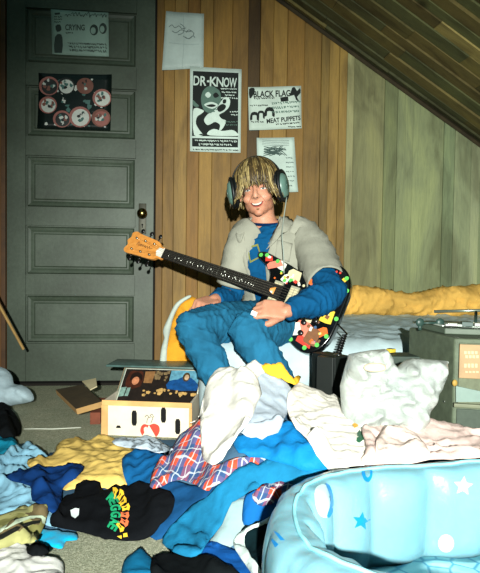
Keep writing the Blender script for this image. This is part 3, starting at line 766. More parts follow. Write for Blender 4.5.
# ---- black printed shirt
tee = lay('tee_shirt', 'black tee shirt printed in green, yellow and red, face up on the carpet', 'tee shirt', [(50, 522), (58, 512), (64, 500), (72, 498), (78, 488), (86, 484), (98, 487), (104, 494), (116, 490), (128, 489), (136, 485), (146, 486), (160, 492), (174, 500), (172, 516), (160, 530), (150, 541), (132, 544), (110, 543), (94, 540), (70, 534), (52, 531)], J('black_jersey', (11, 13, 16), weave=800), .02, .085, .9, 17, .014)
tb = bvh_of(tee)
gl = plain('print_green', (24, 150, 100), .6); yl = plain('print_yellow', (240, 190, 50), .6); rd = plain('print_red', (226, 110, 66), .6); wt = plain('tag_white', (210, 222, 220), .6)
def arc_text(s, cx, cy, rx, ry, a0, a1, h, w, mat, par, bvh, flip=1):
    nn = len(s)
    for i, ch in enumerate(s):
        a = R(a0+(a1-a0)*(i+.5)/nn); x = cx+rx*math.cos(a); y = cy-ry*math.sin(a); ang = math.degrees(math.atan2(math.cos(a)*ry, math.sin(a)*rx)) if flip > 0 else 0
        decal_text('printed_letter', ch, tmap(x, y, w, h, ang), bvh, mat, par, .003, bold=.05)
arc_text('REGGAE', 108, 514, 8, 17, 80, -66, 10, 6, gl, tee, tb)
for i in range(7):
    a0_ = R(80-20*i); a1_ = R(80-20*i-16.5); r0, r1 = (.62, 1.06) if i % 2 else (.55, 1.0)
    pt = lambda a_, r_: (110+19*r_*math.cos(a_), 513-25*r_*math.sin(a_))
    am = (a0_+a1_)/2; da = a0_-a1_
    decal('printed_bar', [pt(a0_, r0), pt(a0_-da*.2, (r0+r1)/2), pt(a0_+da*.05, r1), pt(am, r1*1.04), pt(a1_, r1*.97), pt(a1_+da*.15, r1*.84), pt(a1_-da*.08, r0*1.05), pt(am, r0*1.08)], tb, yl if i not in (4, 5) else rd, tee, .003, 3)
    decal('printed_slit', [pt(am+da*.10, r0*1.15), pt(am+da*.2, r1*.9), pt(am-da*.12, r1*.84)], tb, plain('print_black', (10, 12, 14), .8), tee, .0036)
for x, y, w, h, a in ((127, 522, 3.5, 3, -75),): decal('printed_patch', [tmap(x, y, w, h, a)(u, v) for u, v in ((-.5, -.4), (.1, -.5), (.5, .1), (.2, .5), (-.4, .4))], tb, rd, tee, .0042)
for x, y in ((114, 541), (119.5, 538.5), (125.5, 536)): decal('printed_patch', [(x-2.3, y-1.6), (x+2, y-2.2), (x+2.3, y+1.2), (x-2, y+2)], tb, yl, tee, .003)
decal('printed_patch', [(109, 497), (114, 494), (117, 497), (113, 501)], tb, gl, tee, .003)
decal('care_tag', [(70.5, 511), (75, 509), (79, 509.5), (78.5, 516), (75, 519.5), (71, 517)], tb, wt, tee, .003)
lay('rag', 'turquoise rag on the carpet in front of the black tee shirt', 'rag', [(33, 540), (35, 534), (50, 532), (62, 534), (76, 536), (77, 542), (66, 544), (62, 551), (50, 549), (38, 546)], J('turquoise_cloth', (8, 150, 190), sheen=.1), .012, .05, .3, 18, .008)
# ---- plaid shirt
t = NT('plaid'); v = t.coords('Object', (1, 1, 1), (0, 0, .55)); nz = t.t.nodes.new('ShaderNodeTexNoise'); nz.inputs['Scale'].default_value = 7; t.l(v, nz.inputs['Vector'])
vm = t.t.nodes.new('ShaderNodeVectorMath'); vm.operation = 'MULTIPLY_ADD'; t.l(nz.outputs['Color'], vm.inputs[0]); vm.inputs[1].default_value = (.06, .06, .06); t.l(v, vm.inputs[2])
sx = t.t.nodes.new('ShaderNodeSeparateXYZ'); t.l(vm.outputs[0], sx.inputs[0])
def band(co, per, lo, hi, off=0):
    f = t.math('FRACT', t.math('MULTIPLY_ADD', co, 1/per, off+20.0)); return t.math('MULTIPLY', t.math('GREATER_THAN', f, lo), t.math('LESS_THAN', f, hi))
X_, Y_ = sx.outputs[0], sx.outputs[1]
c = (*s2l((190, 72, 50)), 1)
c = t.mix(t.math('MULTIPLY', band(X_, .046, .0, .52), .85), c, rgba((24, 84, 130))); c = t.mix(t.math('MULTIPLY', band(Y_, .046, .0, .42), .7), c, rgba((22, 72, 112)))
for co in (X_, Y_):
    for lo in (.18, .70): c = t.mix(t.math('MULTIPLY', band(co, .046, lo, lo+.06), .5), c, rgba((205, 214, 214)))
t.base(c); t.b.inputs['Roughness'].default_value = .9; t.b.inputs['Specular IOR Level'].default_value = .1; t.bump(t.noise(t.coords(), 70, 4), .3, .004)
plaid = t.m
lay('flannel_shirt', 'red and blue plaid flannel shirt crumpled in the middle of the pile', 'shirt', [(150, 492), (152, 476), (160, 462), (170, 458), (174, 446), (184, 430), (196, 424), (206, 430), (208, 448), (214, 466), (228, 464), (248, 460), (268, 459), (268, 468), (254, 470), (238, 474), (228, 484), (214, 490), (206, 495), (190, 486), (174, 484), (162, 490)], plaid, .026, .07, .7, 19, .014)
# ---- blue jeans across the middle
YSH = ('polo_shirt', 'yellow shirt peeking over the top of the white shirt heap', 'shirt', [(262, 374), (268, 367), (280, 366), (292, 369), (300, 374), (301, 382), (297, 390), (288, 389), (278, 384), (268, 380)], J('yellow_cotton', (228, 176, 52)), .02, .05, 1, 23, .035)
den = J('blue_denim', (24, 104, 142), weave=500, amp=.35, var=.18)
lay('jeans', 'worn blue jeans stretched from the pool rim down to the carpet', 'jeans', [(162, 547), (170, 532), (186, 516), (206, 502), (222, 488), (238, 474), (258, 468), (280, 458), (286, 440), (296, 430), (312, 450), (328, 462), (326, 474), (312, 482), (290, 490), (262, 494), (244, 500), (232, 510), (222, 528), (210, 546), (196, 561), (180, 560)], den, .026, .075, .95, 20, .018)
lay('cloth', 'small plaid cloth showing between the jeans and the pool rim', 'cloth', [(252, 500), (262, 492), (276, 489), (290, 489), (296, 493), (284, 500), (272, 508), (258, 512)], plaid, .012, .05, 1, 21, .014, rim=.015, step=.008)
lay('jacket', 'bright blue windbreaker heaped under the white shirts', 'jacket', [(232, 448), (250, 440), (270, 436), (286, 424), (298, 436), (314, 448), (332, 462), (330, 474), (306, 476), (286, 470), (262, 462), (244, 462)], J('bright_blue_nylon', (18, 108, 166), rough=.6, weave=200), .03, .085, .5, 22, .018)
WHT = (222, 219, 210)
lay('undershirt', 'pale grey-blue undershirt draped beside the tall white shirt', 'undershirt', [(238, 380), (256, 374), (272, 378), (288, 388), (294, 402), (286, 420), (278, 436), (262, 443), (246, 440), (236, 430), (232, 404)], J('pale_blue_cotton', (170, 182, 194), var=.04), .018, .11, 1.9, 24, .02, d=(1.3, 2.2))
lay('dress_shirt', 'big white shirt hanging down the front of the pile to the plaid shirt', 'shirt', [(190, 404), (191, 392), (204, 382), (212, 374), (226, 368), (244, 366), (262, 368), (268, 374), (258, 382), (262, 396), (256, 410), (250, 426), (238, 440), (230, 452), (222, 464), (212, 469), (203, 464), (201, 450), (200, 432), (200, 418), (194, 412)], J('white_cotton', WHT, var=.03), .020, .085, 1.55, 25, .02, d=(1.3, 2.2))
lay('undershirt', 'white undershirts heaped between the jeans and the plastic bag', 'undershirt', [(288, 398), (298, 386), (308, 390), (320, 396), (338, 402), (352, 410), (364, 424), (368, 440), (378, 458), (372, 470), (350, 472), (334, 482), (324, 470), (312, 452), (296, 432), (288, 418)], J('white_jersey', (226, 221, 210), var=.03), .020, .06, 2.4, 26, .02, d=(1.25, 2.2))
lay(*YSH, d=(1.6, 2.3))
pk_ = lay('nightgown', 'pale pink nightgown spread behind the pool rim at the right', 'nightgown', [(362, 470), (366, 452), (362, 432), (376, 424), (396, 428), (416, 426), (436, 420), (450, 428), (470, 436), (490, 440), (498, 458), (470, 464), (430, 466), (396, 470)], J('pale_pink_satin', (214, 190, 182), var=.12, rough=.6, scale=12), .026, .075, .9, 27, .018, d=(1.2, 2.2))
lay('towel', 'thin pink and white towel folded over the nightgown', 'towel', [(376, 446), (384, 432), (400, 430), (418, 440), (430, 456), (428, 464), (400, 466), (380, 466)], J('pinkish_white', (226, 206, 196), var=.05), .026, .06, 2.2, 28, .012, d=(1.2, 2.2))
# coloured bits on the white shirts
ws = [o for o in bpy.data.objects if o.get('label', '').startswith('white undershirts heaped')][0]; wb = bvh_of(ws)
decal('sleeve_print', [(357, 434), (362, 426), (366, 428), (364, 440), (359, 444), (356, 442)], wb, plain('print_dark_green', (20, 90, 60)), ws, .003)
decal('sleeve_print', [(352, 425), (356, 423), (358, 427), (354, 429)], wb, plain('print_orange', (230, 170, 40)), ws, .003)
# small bits by the crate
lay('handkerchief', 'pale blue and white rag in front of the record crate', 'rag', [(112, 444), (120, 439), (134, 441), (146, 438), (156, 441), (166, 447), (172, 452), (160, 455), (146, 452), (130, 450), (118, 448)], J('pale_rag', (180, 194, 206), var=.1), .014, .04, 1, 29, .01, d=(1.5, 2.2))
# bottom left
lay('sweatpants', 'white sweatpants in the bottom left corner', 'sweatpants', [(-14, 562), (0, 556), (8, 550), (18, 546), (28, 552), (36, 562), (50, 564), (62, 566), (64, 580), (60, 596), (-14, 596)], J('warm_white_cotton', (222, 222, 216), var=.04), .022, .07, .5, 30, .02)
lay('sock', 'black sock between the camouflage bag and the white sweatpants', 'sock', [(26, 556), (30, 550), (40, 549), (48, 552), (49, 558), (42, 562), (32, 561)], J('black_cotton', (14, 17, 19)), .006, .05, 1, 31, .018, rim=.015, step=.007)
# a piece of string on the carpet
a = onZ(24, 429, .004); b_ = onZ(52, 429, .003); c_ = onZ(81, 427.5, .004)
o = MB().tube([a, (a+b_)/2+Vector((0, .003, 0)), b_, c_], .0022, 6).build('string', plain('white_string', (186, 190, 176), .8)); tag(o, 'straight piece of white string on the bare carpet', 'string')
# ================================================================== THE GUITARIST
skin = NT('skin'); v = skin.coords(); n1 = skin.noise(v, 14, 4)
skin.base(skin.ramp(n1, [(.3, rgba((182, 122, 96))), (.7, rgba((206, 150, 122)))])); skin.b.inputs['Roughness'].default_value = .5
skin.b.inputs['Subsurface Weight'].default_value = .12; skin.b.inputs['Subsurface Radius'].default_value = (.01, .004, .002); skin.b.inputs['Subsurface Scale'].default_value = .5
skin.b.inputs['Specular IOR Level'].default_value = .35; skin = skin.m
HC = D(257.8, 190.5, 2.46)
hR = Matrix.Rotation(R(7), 3, CB) @ Matrix.Rotation(R(-10), 3, CU) @ Matrix.Rotation(R(4), 3, CR)
hx, hz, hf = hR @ CR, hR @ CU, hR @ CB
HM = Matrix((hx, hf, hz)).transposed()
def H(x, y, z): return HC + hx*x + hf*y + hz*z
neckb = D(266, 225, 2.50)
SR, SL = D(243, 241, 2.46), D(308, 240, 2.46)            # shoulder joints
ER, WR_ = D(231, 296, 2.50), D(214, 300, 2.33)            # elbow, wrist of the arm at picture left
EL, WL = D(332, 295, 2.19), D(286, 311.5, 2.04)            # elbow, wrist of the strumming arm
PV = D(285, 316, 2.56)
HR_, HL_ = D(264, 322, 2.50), D(304, 323, 2.50)
KR, KL = D(193, 327, 2.10), D(247, 331, 2.04)
AR, AL = D(241, 421, 2.03), D(306, 424, 1.98)
root = empty('person', (PV.x, PV.y, 0), 'smiling blond person in grey shirt over blue, seated on the bed playing guitar', 'person')
m = MB()
# head
m.ell(H(0, -.012, .030), (.074, .092, .083), HM, 28, 20)
m.ell(H(0, .028, -.028), (.058, .058, .068), HM, 24, 16)
m.ell(H(0, .030, -.070), (.043, .044, .032), HM, 20, 14)
m.ell(H(0, .058, -.092), (.020, .018, .015), HM)
for s in (-1, 1):
    m.ell(H(s*.034, .058, -.034), (.024, .022, .020), HM)      # cheeks raised by the smile
    m.ell(H(s*.040, .012, -.052), (.018, .040, .034), HM)
    m.ell(H(s*.030, .070, .022), (.024, .012, .008), HM)       # brow ridge
    m.ell(H(s*.078, -.010, -.008), (.009, .018, .030), HM)     # ears
    m.ell(H(s*.0115, .088, -.030), (.0075, .009, .007), HM)    # nostril wings
m.tube([H(0, .078, .014), H(0, .086, -.004), H(0, .098, -.020), H(0, .101, -.028), H(0, .088, -.034)], [.007, .0085, .010, .0105, .008], 12, roundcap=True)
m.ell(H(0, .066, -.050), (.030, .016, .022), HM)             # muzzle
# neck and trunk
m.tube([H(0, -.02, -.055), H(0, -.03, -.11), neckb+Vector((0, .0, -.02))], [(.056, .056), (.052, .054), (.062, .06)], 20)
chest = D(276, 262, 2.49); waist = D(283, 298, 2.55)
lat = (SL-SR).normalized()
m.tube([neckb, (neckb+chest)/2+Vector((0, 0, .01)), chest, waist, PV], [(.062, .056), (.135, .082), (.138, .09), (.12, .09), (.13, .08)], 24, up=lat)
for s_, e_, w_ in ((SR, ER, WR_), (SL, EL, WL)):
    m.tube([neckb*.35+s_*.65, s_, s_*.5+e_*.5, e_, e_*.7+w_*.3, w_], [.05, .052, .042, .036, .037, .023], 16, roundcap=True)
for h_, k_, a_ in ((HR_, KR, AR), (HL_, KL, AL)):
    m.tube([h_, h_*.5+k_*.5, k_], [.082, .070, .055], 18, roundcap=True)
    m.tube([k_, k_*.7+a_*.3, a_], [.053, .055, .034], 16, roundcap=True)
    ff = (CB*1+CR*.15); ff.z = 0; ff.normalize()
    m.tube([a_+Vector((0, 0, -.02))-ff*.03, a_+Vector((0, 0, -.045))+ff*.05, Vector((a_.x, a_.y, .028))+ff*.13], [(.035, .035), (.042, .034), (.045, .022)], 14, roundcap=True)
# hands
def hand(w, d, nrm, thumbside, curls, thumb, spread=.0):
    """w wrist, d towards the knuckles, nrm out of the back of the hand, thumbside = +1/-1 along d x nrm"""
    d = d.normalized(); nrm = (nrm-d*nrm.dot(d)).normalized(); s = d.cross(nrm)*thumbside     # s points to the thumb side
    Lp = .082
    m.box(w+d*Lp*.52, (1, 1, 1), Matrix((s*.074, d*.080, nrm*.024)).transposed(), bev=.18)
    tips = []
    for i, (off, L, cu) in enumerate(zip((.029, .010, -.009, -.027), (.074, .082, .077, .062), curls)):
        k = w + d*(Lp - abs(off-.005)*.25) + s*off*1.0
        pts = [w+d*.02+s*off*.6, k]; dr = (d + s*spread*(1.5-i)*.1).normalized(); p = k
        for fr, c in zip((.44, .31, .25), cu):
            dr = (Matrix.Rotation(R(c), 3, d.cross(nrm)*-1) @ dr).normalized() if False else (dr*math.cos(R(c)) + dr.cross(s*thumbside)*0).normalized() if c == 0 else (Matrix.Rotation(R(c), 3, nrm.cross(d)) @ dr).normalized()
            p = p + dr*L*fr; pts.append(p.copy())
        m.tube(pts, [.011, .0103, .0092, .0083, .0070], 10, roundcap=True); tips.append(p)
    b = w+d*.022+s*.022-nrm*.006; pts = [b]
    for vec, L in zip(thumb, (.040, .032, .026)):
        b = b + (d*vec[0]+s*vec[1]-nrm*vec[2]).normalized()*L; pts.append(b.copy())
    m.tube(pts, [.015, .0125, .0105, .0085], 10, roundcap=True)
    return tips
# rotation sign test: positive angle about nrm x d must take d towards -nrm (the palm)
_d = Vector((1, 0, 0)); _n = Vector((0, 0, 1)); _t = Matrix.Rotation(R(30), 3, _n.cross(_d)) @ _d
SG = 1 if _t.z < 0 else -1
def C(*a): return tuple(x*SG for x in a)
tipsR = hand(WR_, (-CR*.55 + CB*.70 - CU*.18), (CU*.85+CB*.45+CR*.0), 1, [C(66, 66, 45), C(68, 70, 45), C(70, 72, 45), C(74, 72, 45)], [(.6, .55, .5), (.9, .1, .5), (.9, -.3, .3)])
tipsL = hand(WL, (-CR*.92 + CU*.12 + CB*.16), (CB*.80+CU*.62), -1, [C(24, 42, 30), C(34, 52, 36), C(40, 58, 40), C(44, 60, 42)], [(.75, .45, .5), (.95, .1, .4), (1, -.1, .3)])
body = m.build('body', skin, root); remesh(body, .0040, 7, .5)
hb = bvh_of(body)
def face_pt(x, z, off=.001):
    o_ = H(x, .3, z); h = hb.ray_cast(o_, -hf, .5)
    return (h[0]+hf*off) if h[0] is not None else H(x, .08, z)
def face_patch(name, poly, mat, off=.001, step=.0035, sm=3, par=None, bulge=0):
    vs2, fs2 = fill(crom(poly, sm), step); A = np.array(crom(poly, sm)); dd = dist(np.array([p[0] for p in vs2]), np.array([p[1] for p in vs2]), A)
    return mesh_obj(name, [face_pt(p[0], p[1], off+bulge*min(1, float(q)/.003)) for p, q in zip(vs2, dd)], fs2, mat, par or body)
lipm = plain('lip', (176, 86, 76), .45, .4); teeth = plain('teeth', (226, 218, 200), .3, .5); dkm = plain('mouth_inside', (52, 18, 16), .6)
# smile
face_patch('lips', [(-.027, -.0505), (-.014, -.0535), (0, -.0545), (.014, -.053), (.027, -.049), (.020, -.062), (.010, -.0695), (0, -.0715), (-.010, -.070), (-.020, -.0635)], lipm, .0008, bulge=.002)
face_patch('mouth', [(-.0235, -.0525), (-.011, -.0555), (0, -.0565), (.011, -.055), (.0235, -.051), (.017, -.0605), (.008, -.0655), (0, -.067), (-.008, -.066), (-.017, -.062)], dkm, .0034)
face_patch('teeth', [(-.020, -.0535), (-.010, -.0562), (0, -.057), (.010, -.0557), (.020, -.0525), (.014, -.0595), (.006, -.0625), (0, -.063), (-.006, -.0628), (-.014, -.060)], teeth, .0044)
face_patch('chin_spot', [(-.006, -.0765), (.006, -.0765), (.005, -.0815), (0, -.083), (-.005, -.0815)], plain('chin_brown', (120, 84, 52), .8), .0012)  # darker brown spot below the lower lip
iris = plain('iris', (46, 66, 70), .2, .6); browm = plain('brow_hair', (112, 84, 48), .9)
for s in (-1, 1):
    face_patch('eye', [(s*.019, -.002), (s*.025, .0018), (s*.032, .0028), (s*.040, .0012), (s*.044, -.0018), (s*.036, -.0042), (s*.026, -.0045)], plain('eye_white', (205, 200, 190), .25), .0012, .0025)
    face_patch('iris', [(s*.031+.0036*math.cos(a), -.0008+.0034*math.sin(a)) for a in np.linspace(0, 2*PI, 9)[:-1]], iris, .0019, None, 2)
    face_patch('eyelid', [(s*.017, .0002), (s*.025, .0050), (s*.033, .0064), (s*.042, .0044), (s*.046, -.0006), (s*.040, .0015), (s*.032, .0030), (s*.024, .0018)], plain('lid_line', (120, 74, 58), .6), .0016, .0025)
    face_patch('eyebrow', [(s*.012, .0150), (s*.024, .0195), (s*.038, .0195), (s*.049, .0125), (s*.038, .0158), (s*.024, .0150)], browm, .0016, .003)
    face_patch('smile_crease', [(s*.0205, -.031), (s*.028, -.040), (s*.034, -.053), (s*.0322, -.053), (s*.026, -.041), (s*.0195, -.0325)], plain('skin_crease_shade', (160, 98, 78), .6), .0006, .003)  # flat patch; shade of the smile fold painted as darker skin
    face_patch('nostril', [(s*.0035, -.0355), (s*.0075, -.0365), (s*.0095, -.0345), (s*.006, -.0335)], dkm, .0008, None, 2)
# hair: mop of overlapping locks
hr = random.Random(3)
hm = []
for nm, c in (('hair_blond', (138, 120, 74)), ('hair_light', (160, 142, 94)), ('hair_brown', (104, 86, 50)), ('hair_dark', (62, 50, 30))):
    hm.append(plain(nm, c, .42, .5, var=.2, scale=60))
m = MB()
m.ell(H(0, -.022, .036), (.080, .092, .090), HM, 26, 18, mi=2)
hc = Vector((0, -.016, .034))
for k in range(900):
    az = hr.uniform(0, 2*PI); t0 = hr.uniform(.05, .95)*(.9 if k % 3 else .5)
    front = math.sin(az) > .25
    # where this lock ends, in head coordinates
    if front: zend = hr.uniform(.016, .040) if abs(math.cos(az)) < .62 else hr.uniform(-.035, .01)
    elif math.sin(az) > -.3: zend = hr.uniform(-.05, -.012)
    else: zend = hr.uniform(-.11, -.06)
    rx, ry, rz = .086+hr.uniform(0, .009), .101+hr.uniform(0, .010), .098+hr.uniform(0, .008)
    pts = []; th = t0*1.0; zc = 1; aw = az
    swirl = hr.uniform(-.22, .22) + (.25 if front else 0)*(1 if math.cos(az) > 0 else -1)*.5
    while len(pts) < 11:
        if th < PI/2+.12:
            p = Vector((rx*math.sin(th)*math.cos(aw), ry*math.sin(th)*math.sin(aw), rz*math.cos(th)))+hc
        else:
            p = pts[-1]+Vector((hr.uniform(-.005, .005)+.004*math.copysign(1, math.cos(aw)), (.002 if front else 0)+hr.uniform(-.002, .003), -.016))
        pts.append(p)
        if p.z < zend: break
        th += .19; aw += swirl*.12
    if len(pts) < 3: continue
    wdt = hr.uniform(.0022, .0048)
    n = len(pts); rad = [(wdt*(.5+.5*min(1, i/2))*(1 if i < n-2 else (.7 if i == n-2 else .25)), .0022) for i in range(n)]
    top = t0 < .5
    m.tube([H(*p) for p in pts], rad, 6, up=hx, mi=hr.choice([0, 0, 1, 1, 2, 2, 3] if not top else [2, 3, 3, 2, 3, 0]))
m.build('hair', hm, root)

# ---- clothes
def jacket_noise(o, amp, lam, seed, sel=None):
    me = o.data; L = wloc(o); n = len(me.vertices)
    co = np.empty(n*3); me.vertices.foreach_get('co', co); co = co.reshape(-1, 3)
    no = np.empty(n*3); me.vertex_normals.foreach_get('vector', no); no = no.reshape(-1, 3)
    f = folds(co[:, 0]+co[:, 1]*.8, co[:, 2]+co[:, 1]*.3, lam, .9, seed, 1.1)
    f2 = folds(co[:, 0]*.9-co[:, 1], co[:, 2], lam*.6, -.7, seed+9, 1.3)
    co += no*((amp*(f-.3)+amp*.5*(f2-.3))[:, None]); me.vertices.foreach_set('co', co.ravel()); me.update()
# jeans
jm = cloth('jeans_blue', (34, 98, 130), weave=500, amp=.35, var=.14, scale=9)
m = MB()
m.tube([PV+Vector((0, 0, .08)), PV+Vector((0, 0, .02)), PV+Vector((0, 0, -.02)), PV+Vector((0, 0, -.055))], [(.158, .12), (.175, .135), (.165, .13), (.12, .09)], 24, up=lat)
for h_, k_, a_ in ((HR_, KR, AR), (HL_, KL, AL)):
    m.tube([h_, h_*.5+k_*.5, k_*.85+h_*.15, k_], [.098, .086, .076, .066], 24, roundcap=True)
    m.tube([k_, k_*.75+a_*.25, k_*.4+a_*.6, a_+Vector((0, 0, .03))], [.064, .063, .056, .054], 24, roundcap=True)
je = m.build('jeans', jm, root); remesh(je, .007, 6, .6); jacket_noise(je, .016, .07, 4)
# blue long-sleeved shirt
bm_ = cloth('blue_shirt', (14, 76, 118), weave=700, var=.1, amp=.25)
m = MB()
m.tube([neckb*.9+chest*.1+Vector((0, 0, .004)), neckb*.55+chest*.45+Vector((0, 0, .012)), chest, waist, PV+Vector((0, 0, .03))], [(.074, .068), (.155, .10), (.163, .112), (.148, .112), (.16, .125)], 28, up=lat)
m.tube([neckb*.35+SR*.65, SR, SR*.5+ER*.5, ER, ER*.5+WR_*.5, WR_*.93+ER*.07], [.055, .058, .052, .052, .046, .034], 20, roundcap=False)
m.tube([neckb*.35+SL*.65, SL, SL*.5+EL*.5, EL*1.0, EL*.75+WL*.25, EL*.4+WL*.6, WL*.96+EL*.04], [.055, .058, .054, .062, .060, .050, .034], 22, roundcap=False)
bs = m.build('long_sleeved_shirt', bm_, root); remesh(bs, .006, 4, .6); jacket_noise(bs, .014, .055, 8); bs['label'] = 'blue long-sleeved shirt'
bb = bvh_of(bs)
olive = plain('shirt_print', (120, 122, 56), .8)
# printed box outline on the chest
m2 = [(247, 247), (258, 244), (262, 257), (250, 263)]
def ring_px(P, k):
    c = (sum(p[0] for p in P)/len(P), sum(p[1] for p in P)/len(P)); return [(c[0]+(p[0]-c[0])*k, c[1]+(p[1]-c[1])*k) for p in P]
I2 = ring_px(m2, .78)
for i in range(4):
    j = (i+1) % 4; decal('shirt_print', [m2[i], m2[j], I2[j], I2[i]], bb, olive, bs, .002)
# collar ring of the tee
m = MB(); cpts = []
for i in range(24):
    a = 2*PI*i/24; cpts.append(neckb + Vector((0, 0, .012)) + lat*(.066*math.cos(a)) + (CB*.064 - CU*.018)*math.sin(a))
m.tube(cpts+[cpts[0]], .006, 8, caps=False); m.build('collar_band', cloth('navy_collar', (8, 34, 70)), root)
# open grey overshirt with short sleeves
gm = cloth('grey_overshirt', (152, 152, 138), weave=700, var=.06, amp=.25)
fwd = (CB - lat*CB.dot(lat)).normalized()
rings = []   # centre, rx, ry, gap start/end in lateral metres at the front
spec = [(neckb*1.0+Vector((0, 0, .030))-fwd*.008, .076, .070, -.060, .050, .0), (neckb*.74+chest*.26+Vector((0, 0, .034)), .118, .092, -.088, .036, .0), (neckb*.48+chest*.52+Vector((0, 0, .022)), .165, .114, -.108, .002, 0),
        (chest, .176, .126, -.122, -.050, 0), (chest*.5+waist*.5, .170, .130, -.122, -.060, 0), (waist, .170, .136, -.122, -.06, 0), (waist*.5+PV*.5, .178, .144, -.12, -.04, 0), (PV+Vector((0, 0, -.02)), .188, .150, -.12, -.02, 0)]
nseg = 60; vs = []; fs = []
sub = []
for i in range(len(spec)-1):
    for k in range(6):
        t_ = k/6; a, b = spec[i], spec[i+1]; sub.append(tuple(a[q]*(1-t_)+b[q]*t_ for q in range(6)))
sub.append(spec[-1])
for (c, rx_, ry_, g0, g1, _) in sub:
    a1 = math.acos(max(-1, min(1, g1/rx_))); a0 = math.acos(max(-1, min(1, g0/rx_)))   # angles measured from +lat towards front
    st = a0; en = a1+2*PI
    for j in range(nseg+1):
        a = st+(en-st)*j/nseg; ex = 1.0
        # lapel edges stand a little proud
        lift = .008*math.exp(-min(a-st, en-a)*7)
        vs.append(c + lat*(rx_*math.cos(a)) + fwd*((ry_+lift)*math.sin(a)))
for i in range(len(sub)-1):
    for j in range(nseg): a = i*(nseg+1)+j; fs.append((a, a+1, a+nseg+2, a+nseg+1))
gs = mesh_obj('overshirt', vs, fs, gm, root); jacket_noise(gs, .016, .06, 12)
s = gs.modifiers.new('s', 'SOLIDIFY'); s.thickness = .003; s.offset = 1
def sleeve(S, Ee, r, nm, cut, up=None):
    m = MB(); P = [neckb*.42+S*.58+Vector((0, 0, .006)), neckb*.12+S*.88, S*.78+Ee*.22, S*.45+Ee*.55, S*(1-cut)+Ee*cut]
    PP = [Vector(p) for p in crom([tuple(p) for p in P], 5, False)]; n = len(PP); rr = [r[0]+(r[1]-r[0])*i/(n-1) for i in range(n)]
    m.tube(PP, [(q, q) for q in rr], 30, caps=False); o = m.build(nm, gm, root); jacket_noise(o, .017, .055, 15+len(nm)); q = o.modifiers.new('s', 'SOLIDIFY'); q.thickness = .003; q.offset = 1; return o
sleeve(SR, ER, (.068, .070), 'sleeve', .80)
sleeve(SL, EL, (.074, .078), 'sleeve', .82)
# collar of the overshirt: two folded flaps
for sgn, pts in ((-1, [(247, 216), (241, 221), (236, 232), (240, 243), (245, 236), (248, 224)]), (1, [(282, 209), (288, 213), (294, 222), (286, 232), (274, 243), (266, 250), (272, 236), (278, 224)])):
    gb = bvh_of(gs, body)
    o = decal('collar_flap', pts, gb, gm, root, .010, 2.5, closed_sm=3)
    if o: q = o.modifiers.new('s', 'SOLIDIFY'); q.thickness = .004; q.offset = 0
o = decal('chest_pocket', [(277, 240), (292, 244), (289, 262), (275, 258)], bvh_of(gs), gm, root, .004, 2.5)
if o: q = o.modifiers.new('s', 'SOLIDIFY'); q.thickness = .003; q.offset = 0

# ---- headphones
hpm = plain('headphone_teal_grey', (92, 122, 112), .35, .5, var=.08); blk = plain('headphone_black', (14, 18, 18), .45, .4)
hp = empty('headphones', H(0, 0, -.04), 'large grey-green headphones with black cushions worn by the guitarist', 'headphones')
m = MB(); arc = []
for i in range(25):
    a = PI*i/24; arc.append(H(.108*math.cos(a), .0-.024*math.sin(a), .012+.127*math.sin(a)))
m.tube(arc, [(.0045, .013)]*25, 10, up=hx); m.build('headband', blk, hp)
cups = []
for s in (-1, 1):
    c0 = H(s*.086, .006, .004); ax = (hx*s*1.0 + hf*.30).normalized()
    up_ = (hz - ax*hz.dot(ax)).normalized(); fw = ax.cross(up_); M_ = Matrix((fw, up_, ax)).transposed()
    m = MB(); m.ell(c0+ax*.006, (.052, .066, .016), M_, 28, 14); m.build('ear_cushion', blk, hp)
    m = MB(); m.tube([c0+ax*.012, c0+ax*.026, c0+ax*.036, c0+ax*.040], [(.040, .050), (.040, .050), (.030, .040), (.010, .014)], 28, up=fw); e = m.build('ear_cup', hpm, hp)
    m = MB(); rr_ = [c0+ax*.020+fw*(.048*math.cos(q_*PI/14))+up_*(.060*math.sin(q_*PI/14)) for q_ in range(29)]; m.tube(rr_, .0075, 8, caps=False); m.build('cup_rim', blk, e)
    m = MB(); m.tube([c0+ax*.0395, c0+ax*.042], [(.014, .018), (.012, .016)], 20, up=fw); m.build('cap_disc', plain('cup_disc', (60, 84, 76), .3), e)
    m = MB(); m.tube([H(s*.106, -.005, .010), H(s*.107, -.004, .040)], [(.006, .016)]*2, 8, up=hx); m.build('yoke', blk, hp)
    cups.append(c0+ax*.03)
p0 = cups[1]-hz*.05
q = [p0, D(283.2, 222, 2.38), D(282, 236, 2.33), D(283.5, 254, 2.30), D(284, 272, 2.30), D(283, 284, 2.36)]
MB().tube([Vector(p) for p in crom([tuple(a) for a in q], 5, False)], .0022, 6).build('cable', plain('cable_grey', (150, 160, 150), .5), hp)
